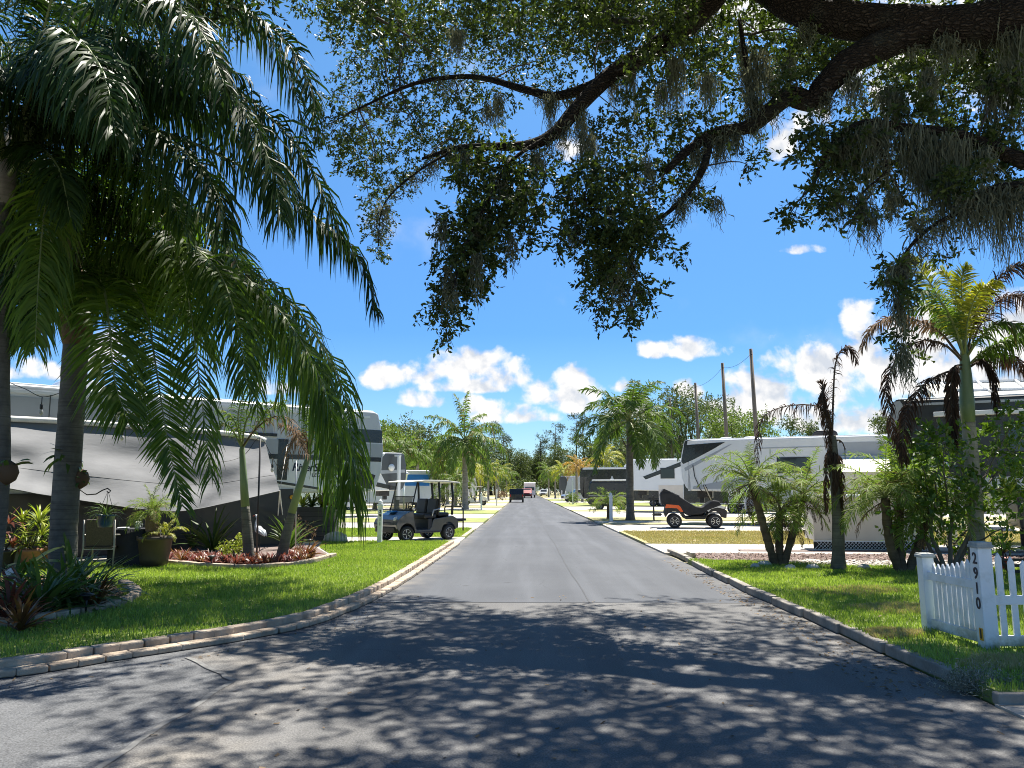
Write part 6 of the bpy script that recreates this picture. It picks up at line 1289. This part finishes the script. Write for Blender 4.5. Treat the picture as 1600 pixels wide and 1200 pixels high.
bush('shrub', 'tiny lime yellow shrub at the foot of the straight young palm', 'shrub', gd(366, 874, .14), .32, .42, 'lime', 120, 9, .05, stems=4, sl=.12)
bush('shrub', 'dark leafy shrub under the shade screen beside the strappy lilies', 'shrub', gd(330, 842, .1), .9, 1.15, 'seagrape', 200, 9, .09, stems=6)
bush('shrub', 'small pink flowering shrub near the charcoal planter', 'shrub', gd(470, 852, .14), .45, .75, 'tanpalm', 60, 7, .05, stems=5, sl=.16)
# bird figure
b = gd(404, 862, .14); o = thing('bird_figure', 'white and blue grey heron figure among the strappy plants', 'ornament', b, 2.6)
q = MB(); q.tube([(-.20, 0, .38), (-.10, 0, .46), (.04, 0, .52), (.12, 0, .58), (.13, 0, .68), (.09, 0, .78), (.13, 0, .84), (.17, 0, .85)], [.012, .07, .095, .05, .03, .026, .036, .02], 10); q.build('body', M['gelcoat'], o)
q = MB(); q.tube([(.17, 0, .85), (.30, 0, .82)], [.016, .004], 6); q.build('beak', M['orange'], o)
for s_ in (-.03, .03): q = MB(); q.tube([(.0, s_, .45), (.02, s_, .22), (.0, s_, 0)], .010, 5); q.build('leg', M['black'], o)
q = MB(); q.tube([(-.22, .03, .37), (-.08, .07, .47), (.05, .06, .53)], [.01, .05, .02], 8); q.tube([(-.22, -.03, .37), (-.08, -.07, .47), (.05, -.06, .53)], [.01, .05, .02], 8); q.build('wing', M['rvgrey'], o)
def path_light(label, px, py, z, h, r=.06, group='black path lights'):
    o = thing('path_light', label, 'path light', gd(px, py, z), 0, group); q = MB(); q.tube([(0, 0, 0), (0, 0, h)], .011, 7); q.build('stake', M['black'], o)
    q = MB(); q.lathe([(r*.5, h-.04), (r*.55, h), (r*1.25, h+.012), (r*1.1, h+.03), (.001, h+.045)], (0, 0, 0), 14); q.build('lamp_head', M['black'], o)
path_light('black solar light standing in the bark chips behind the paver edging', 134, 957, .13, .19, .07)
path_light('black path light sunk in the red bromeliads', 330, 884, .14, .16)
path_light('black path light on the pad near the charcoal planter', 484, 857, .1, .2); path_light('black path light beside the guy ropes', 456, 858, .1, .2)
o = thing('string_light_pole', 'thin black pole holding the string lights beside the straight young palm', 'pole', gd(401, 868, .14))
q = MB(); t_ = at(407, 682, o.location.y)-o.location; q.tube([(0, 0, 0), t_], .022, 8); q.build('pole', M['black'], o)
o = thing('garden_stake', 'slim metal stake leaning beside the leaning young palm', 'stake', gd(462, 862, .14)); q = MB(); q.tube([(0, 0, 0), at(463, 720, o.location.y)-o.location], .014, 6); q.build('rod', M['steel'], o)
# charcoal slatted planter with plants
o = thing('planter_box', 'large charcoal slatted planter box with leafy plants behind the hanging frond tips', 'planter', (-6.35, 23.6, .06), .05)
q = MB()
for k in range(7): q.box((0, 0, .08+.145*k), (1.25, .75, .135)); 
q.build('slat_side', M['box'], o, bevel=.008); q = MB(); q.box((0, 0, .5), (1.2, .70, 1.0)); q.build('liner', M['black'], o)
for i, (x, m_, L) in enumerate([(-.45, 'lime', .75), (-.15, 'strap', .7), (.15, 'lime', .6), (.42, 'brombrown', .65), (.55, 'bromred', .5)]): link('plant', strap_mesh('plant', 26, L, .06, M[m_], (15, 85), 60, 400+i), o, (x, random.uniform(-.15, .15), 1.0))
q = MB(); q.lathe([(.20, 0), (.30, .08), (.26, .26), (.12, .36), (.001, .38)], (0, 0, 0), 11); r_ = q.build('boulder', M['rock'], None, gd(524, 848, .08)); r_.scale = (1.2, .8, .85); tag(r_, 'rounded white boulder at the foot of the charcoal planter', 'boulder')
# ------------------------------------------------------------------ patio things behind the corner lawn
b = gd(240, 886, .09); o = thing('potted_palm', 'big dark brown pot with a stubby date palm beside the black covered table', 'potted palm', b); pot(o, .34, .60, 'brownpot')
q = MB(); q.tube([(0, 0, .5), (-.06, 0, .7), (-.09, 0, .85), (-.10, 0, 1.08)], [.10, .13, .13, .08], 12); q.build('trunk', M['thatch'], o); add_fronds(o, Vector((-.1, 0, 1.05)), 'pygmy', .62, ((0, 2), (1, 6), (2, 6), (3, 6), (4, 3)), tilt=12)
add_fronds(o, Vector((.22, -.05, .62)), 'yellow', .5, ((1, 3), (2, 4), (3, 4)), tilt=12)
b = gd(196, 886, .09); o = thing('patio_table', 'patio table under a black cloth beside the big brown pot', 'table', (b.x, b.y+.3, .09))
q = MB(); P_ = []
for k in range(40):
    a = 2*PI*k/40; P_.append((.42*math.copysign(abs(math.cos(a))**.5, math.cos(a)), .36*math.copysign(abs(math.sin(a))**.5, math.sin(a))))
q.add([(x, y, .73) for x, y in P_]+[(x*(1.03+.05*math.sin(k*2.1)), y*(1.03+.05*math.sin(k*2.1)), .02) for k, (x, y) in enumerate(P_)], [tuple(range(40))]+[(i, i+40, (i+1) % 40+40, (i+1) % 40) for i in range(40)], 0, True); q.build('tablecloth', M['blackcloth'], o)
for sx in (-.3, .3):
    for sy in (-.25, .25): q = MB(); q.bar((sx, sy, 0), (sx, sy, .72), .04); q.build('leg', M['black'], o)
tz = .82; c_ = Vector((b.x, b.y+.3, tz))
q = MB(); q.lathe([(.045, 0), (.05, .02), (.05, .15), (.044, .15), (.042, .03), (.001, .02)], (0, 0, 0), 14); q.tube([(.05, 0, .12), (.085, 0, .10), (.085, 0, .05), (.05, 0, .035)], .008, 6); tag(q.build('mug', M['white'], None, c_+Vector((.16, -.22, .002))), 'white mug standing on the black covered table', 'mug')
q = MB(); q.lathe([(.06, 0), (.12, .03), (.115, .035), (.055, .012), (.001, .012)], (0, 0, 0), 16); tag(q.build('dish', M['white'], None, c_+Vector((-.14, -.2, .002))), 'white dish lying on the black covered table', 'dish')
b = gd(152, 889, .09); o = thing('patio_chair', 'brown woven patio chair with grey legs under the hanging basket', 'chair', b, .15)
q = MB(); q.box((0, .22, .40), (.52, .5, .05)); q.build('seat', M['wicker'], o, bevel=.015)
q = MB(); q.box((0, .0, .68), (.50, .05, .52), R=Matrix.Rotation(.14, 3, 'X')); q.build('backrest', M['wicker'], o, bevel=.015)
for sx in (-.28, .28):
    q = MB(); q.tube([(sx*1.05, -.05, 0), (sx, 0, .4), (sx, -.06, .93)], .017, 7); q.build('leg', M['alu'], o); q = MB(); q.tube([(sx*1.05, .5, 0), (sx, .47, .4), (sx, .45, .62), (sx, .1, .64), (sx, -.02, .64)], .017, 7); q.build('leg', M['alu'], o)
q = MB(); q.bar((-.28, -.01, .38), (.28, -.01, .38), .03); q.build('crossbar', M['alu'], o)
# hanging basket on a scrolled bracket screwed to the big palm
b = at(165, 812, 12.6); o = thing('hanging_basket', 'blue glazed hanging pot of spider plant beside the stout palm trunk', 'hanging basket', (b.x, b.y, b.z-.12))
pot(o, .15, .20, 'teal'); link('leaves', strap_mesh('leaves', 90, .36, .012, M['strap'], (0, 80), 95, 55), o, (0, 0, .2))
q = MB(); tp2 = at(169, 767, 12.6)-o.location
for a in (0, 2.1, 4.2): q.tube([(.14*math.cos(a), .14*math.sin(a), .2), tp2], .004, 5)
q.build('hanger', M['black'], o)
o = thing('wall_bracket', 'curled black iron bracket on the stout palm trunk', 'bracket', at(122, 756, 12.4)); q = MB()
q.tube([at(x, y, 12.5)-o.location for x, y in ((122, 756), (126, 766), (136, 773), (150, 772), (160, 766), (168, 763), (173, 767), (170, 770), (167, 768))], .010, 7); q.build('scroll', M['black'], o)
# staghorn ferns
def staghorn(label, px, py, Y, L, num, potm=None, side=1):
    o = thing('staghorn_fern', label, 'fern', at(px, py, Y), 0, 'staghorn ferns on the palm trunks')
    link('fronds', strap_mesh('fronds', num, L, .055, M['strap'], (-25, 65), 75, int(px)+3, k=5), o)
    q = MB(); q.lathe([(.02, -.16), (.10, -.1), (.13, 0), (.10, .1), (.03, .15)], (0, 0, 0), 12); q.build('shield_leaf', M[potm or 'tanpalm'], o)
staghorn('staghorn fern with antler leaves wrapped around the stout palm trunk', 106, 715, 12.2, .48, 20)
staghorn('smaller staghorn fern low on the stout palm trunk', 126, 748, 12.2, .26, 8)
staghorn('brown shelled staghorn fern on the palm at the picture edge', 12, 738, 9.9, .5, 10)
# string lights
q = MB(); o = thing('string_light', 'festoon of clear bulbs on a black cable across the shade screen', 'string light', at(66, 615, 13))
cat_ = [(-20, 575, 12), (14, 597, 12.4), (40, 608, 13), (66, 620, 13), (95, 614, 13), (130, 606, 13.4), (165, 640, 14), (192, 662, 14.4), (220, 680, 14.8), (243, 697, 15.2), (265, 708, 15.6), (288, 715, 16), (340, 722, 16.6), (380, 712, 17.2), (406, 684, 17.4), (426, 716, 17.6), (440, 740, 18.5)]
q.tube([tuple(p) for p in spline([at(*c)-o.location for c in cat_], 90)], .007, 5); q.build('cable', M['black'], o)
for c in ((66, 620, 13), (192, 662, 14.4), (243, 697, 15.2), (288, 715, 16), (426, 716, 17.6)):
    p = at(*c)-o.location; q = MB(); q.tube([p, p-Vector((0, 0, .14))], .008, 5); q.lathe([(.022, -.13), (.026, -.15), (.026, -.2), (.018, -.22)], p, 8); q.build('socket', M['black'], o)
    q = MB(); q.lathe([(.015, -.21), (.034, -.25), (.036, -.28), (.02, -.315), (.001, -.325)], p, 10); q.build('bulb', M['bulb'], o)
# potted plants behind the tall palm
for (x, y, Y, m_, lm, L, num, lab) in [(48, 862, 14.4, 'terracotta', 'lime', .75, 60, 'terracotta pot of yellow green striped leaves under the shade screen'), (24, 858, 14.8, 'capgrey', 'lime', .6, 46, 'grey pot of pale striped leaves nearest the picture edge'), (76, 862, 15, 'terracotta', 'strap', .8, 50, 'terracotta pot of spiky leaves hidden by the stout trunk'), (8, 845, 14.2, 'black', 'bromred', .6, 30, 'dark pot of red tipped croton at the picture edge')]:
    p = at(x, y, Y); o = thing('potted_plant', lab, 'potted plant', (p.x, Y, .09), 0, 'potted plants under the shade screen'); pot(o, .2, .42, m_)
    q = MB(); 
    for i in range(4): grow(q, (0, 0, .36), (random.uniform(-.2, .2), random.uniform(-.1, .1), random.uniform(.6, .85)), .012, .006, 5, .05, 5)
    q.build('stem', M['twig'], o)
    for i in range(3): link('leaves', strap_mesh('leaves', num//2, L*.62, .035, M[lm], (0, 85), 65, 500+i+x), o, (random.uniform(-.2, .2), random.uniform(-.1, .1), .45+.22*i))
# plants in the corner bed
for (x, y, num, L, wd, m_, lab, el, bd) in [(62, 962, 90, .85, .045, 'strap', 'green strappy bromeliad clump in the middle of the corner bed', (15, 85), 70), (98, 950, 84, .85, .045, 'strap', 'arching green bromeliad clump in front of the stout trunk', (15, 85), 75), (138, 940, 74, .8, .042, 'strap', 'green bromeliad clump nearest the lawn with lime tips', (12, 80), 70), (150, 950, 40, .5, .038, 'brombrown', 'reddish bromeliad at the lawn side of the corner bed', (12, 80), 60), (14, 972, 60, .62, .042, 'bromred', 'red bromeliad in the very corner of the picture', (15, 85), 60), (32, 985, 40, .5, .04, 'brombrown', 'bronze bromeliad in front beside the red one', (15, 85), 60), (112, 925, 22, .9, .06, 'strap', 'tall strappy clump hugging the stout trunk', (35, 88), 50), (20, 935, 60, .7, .045, 'strap', 'dark strappy clump behind the tilted garden sign', (15, 85), 70)]:
    strap_plant('bromeliad', lab, 'bromeliad', gd(x, y, .13), num, L, wd, m_, 'bromeliads in the corner bed', el=el, bend=bd)
strap_plant('ginger_plant', 'broad leaved yellow green ginger above the bromeliads', 'plant', at(44, 885, 11.2), 11, .62, .13, 'lime', el=(0, 50), bend=70)
q = MB(); q.tube([at(44, 885, 11.2), gd(46, 940, .13)], .012, 6); tag(q.build('ginger_cane', M['strap']), 'green cane stem carrying the broad yellow green ginger leaves', 'stem')
# tilted garden sign
c = at(26, 913, 9.4); o = thing('garden_sign', 'narrow tilted brown garden sign with white ends leaning in the red bromeliads', 'sign', c)
Rm = Matrix.Rotation(-.52, 3, 'Y') @ Matrix.Rotation(.15, 3, 'X'); q = MB(); q.box((0, 0, 0), (.15, .02, .44), R=Rm); q.build('board', mat('sign_brown', (.07, .03, .025), .6, .3, 14), o, bevel=.006)
for z_, m_ in ((.17, 'rvlight'), (-.17, 'rvlight'), (.02, 'capgrey')): q = MB(); q.box(Rm @ Vector((0, -.013, z_)), (.10 if z_ != .02 else .06, .008, .07 if z_ != .02 else .10), R=Rm); q.build('motif', M[m_], o)
for s_ in (-1, 1): q = MB(); q.box(Rm @ Vector((s_*.07, -.012, 0)), (.012, .01, .43), R=Rm); q.build('edge_strip', M['terracotta'], o)
q = MB(); q.bar(Rm @ Vector((0, .02, .1)), (.12, .06, -.5), .02); q.build('stake', M['twig'], o)
SC.view_settings.view_transform = 'Standard'; SC.view_settings.look = 'None'; SC.view_settings.gamma = 1; SC.view_settings.exposure = 1.3
SC.cycles.use_denoising = True; SC.cycles.denoiser = 'OPENIMAGEDENOISE'; SC.cycles.denoising_input_passes = 'RGB_ALBEDO_NORMAL'; SC.cycles.denoising_prefilter = 'NONE'; SC.cycles.filter_width = 1.0
SC.cycles.max_bounces = 6; SC.cycles.diffuse_bounces = 3; SC.cycles.glossy_bounces = 2; SC.cycles.transmission_bounces = 4; SC.cycles.transparent_max_bounces = 6
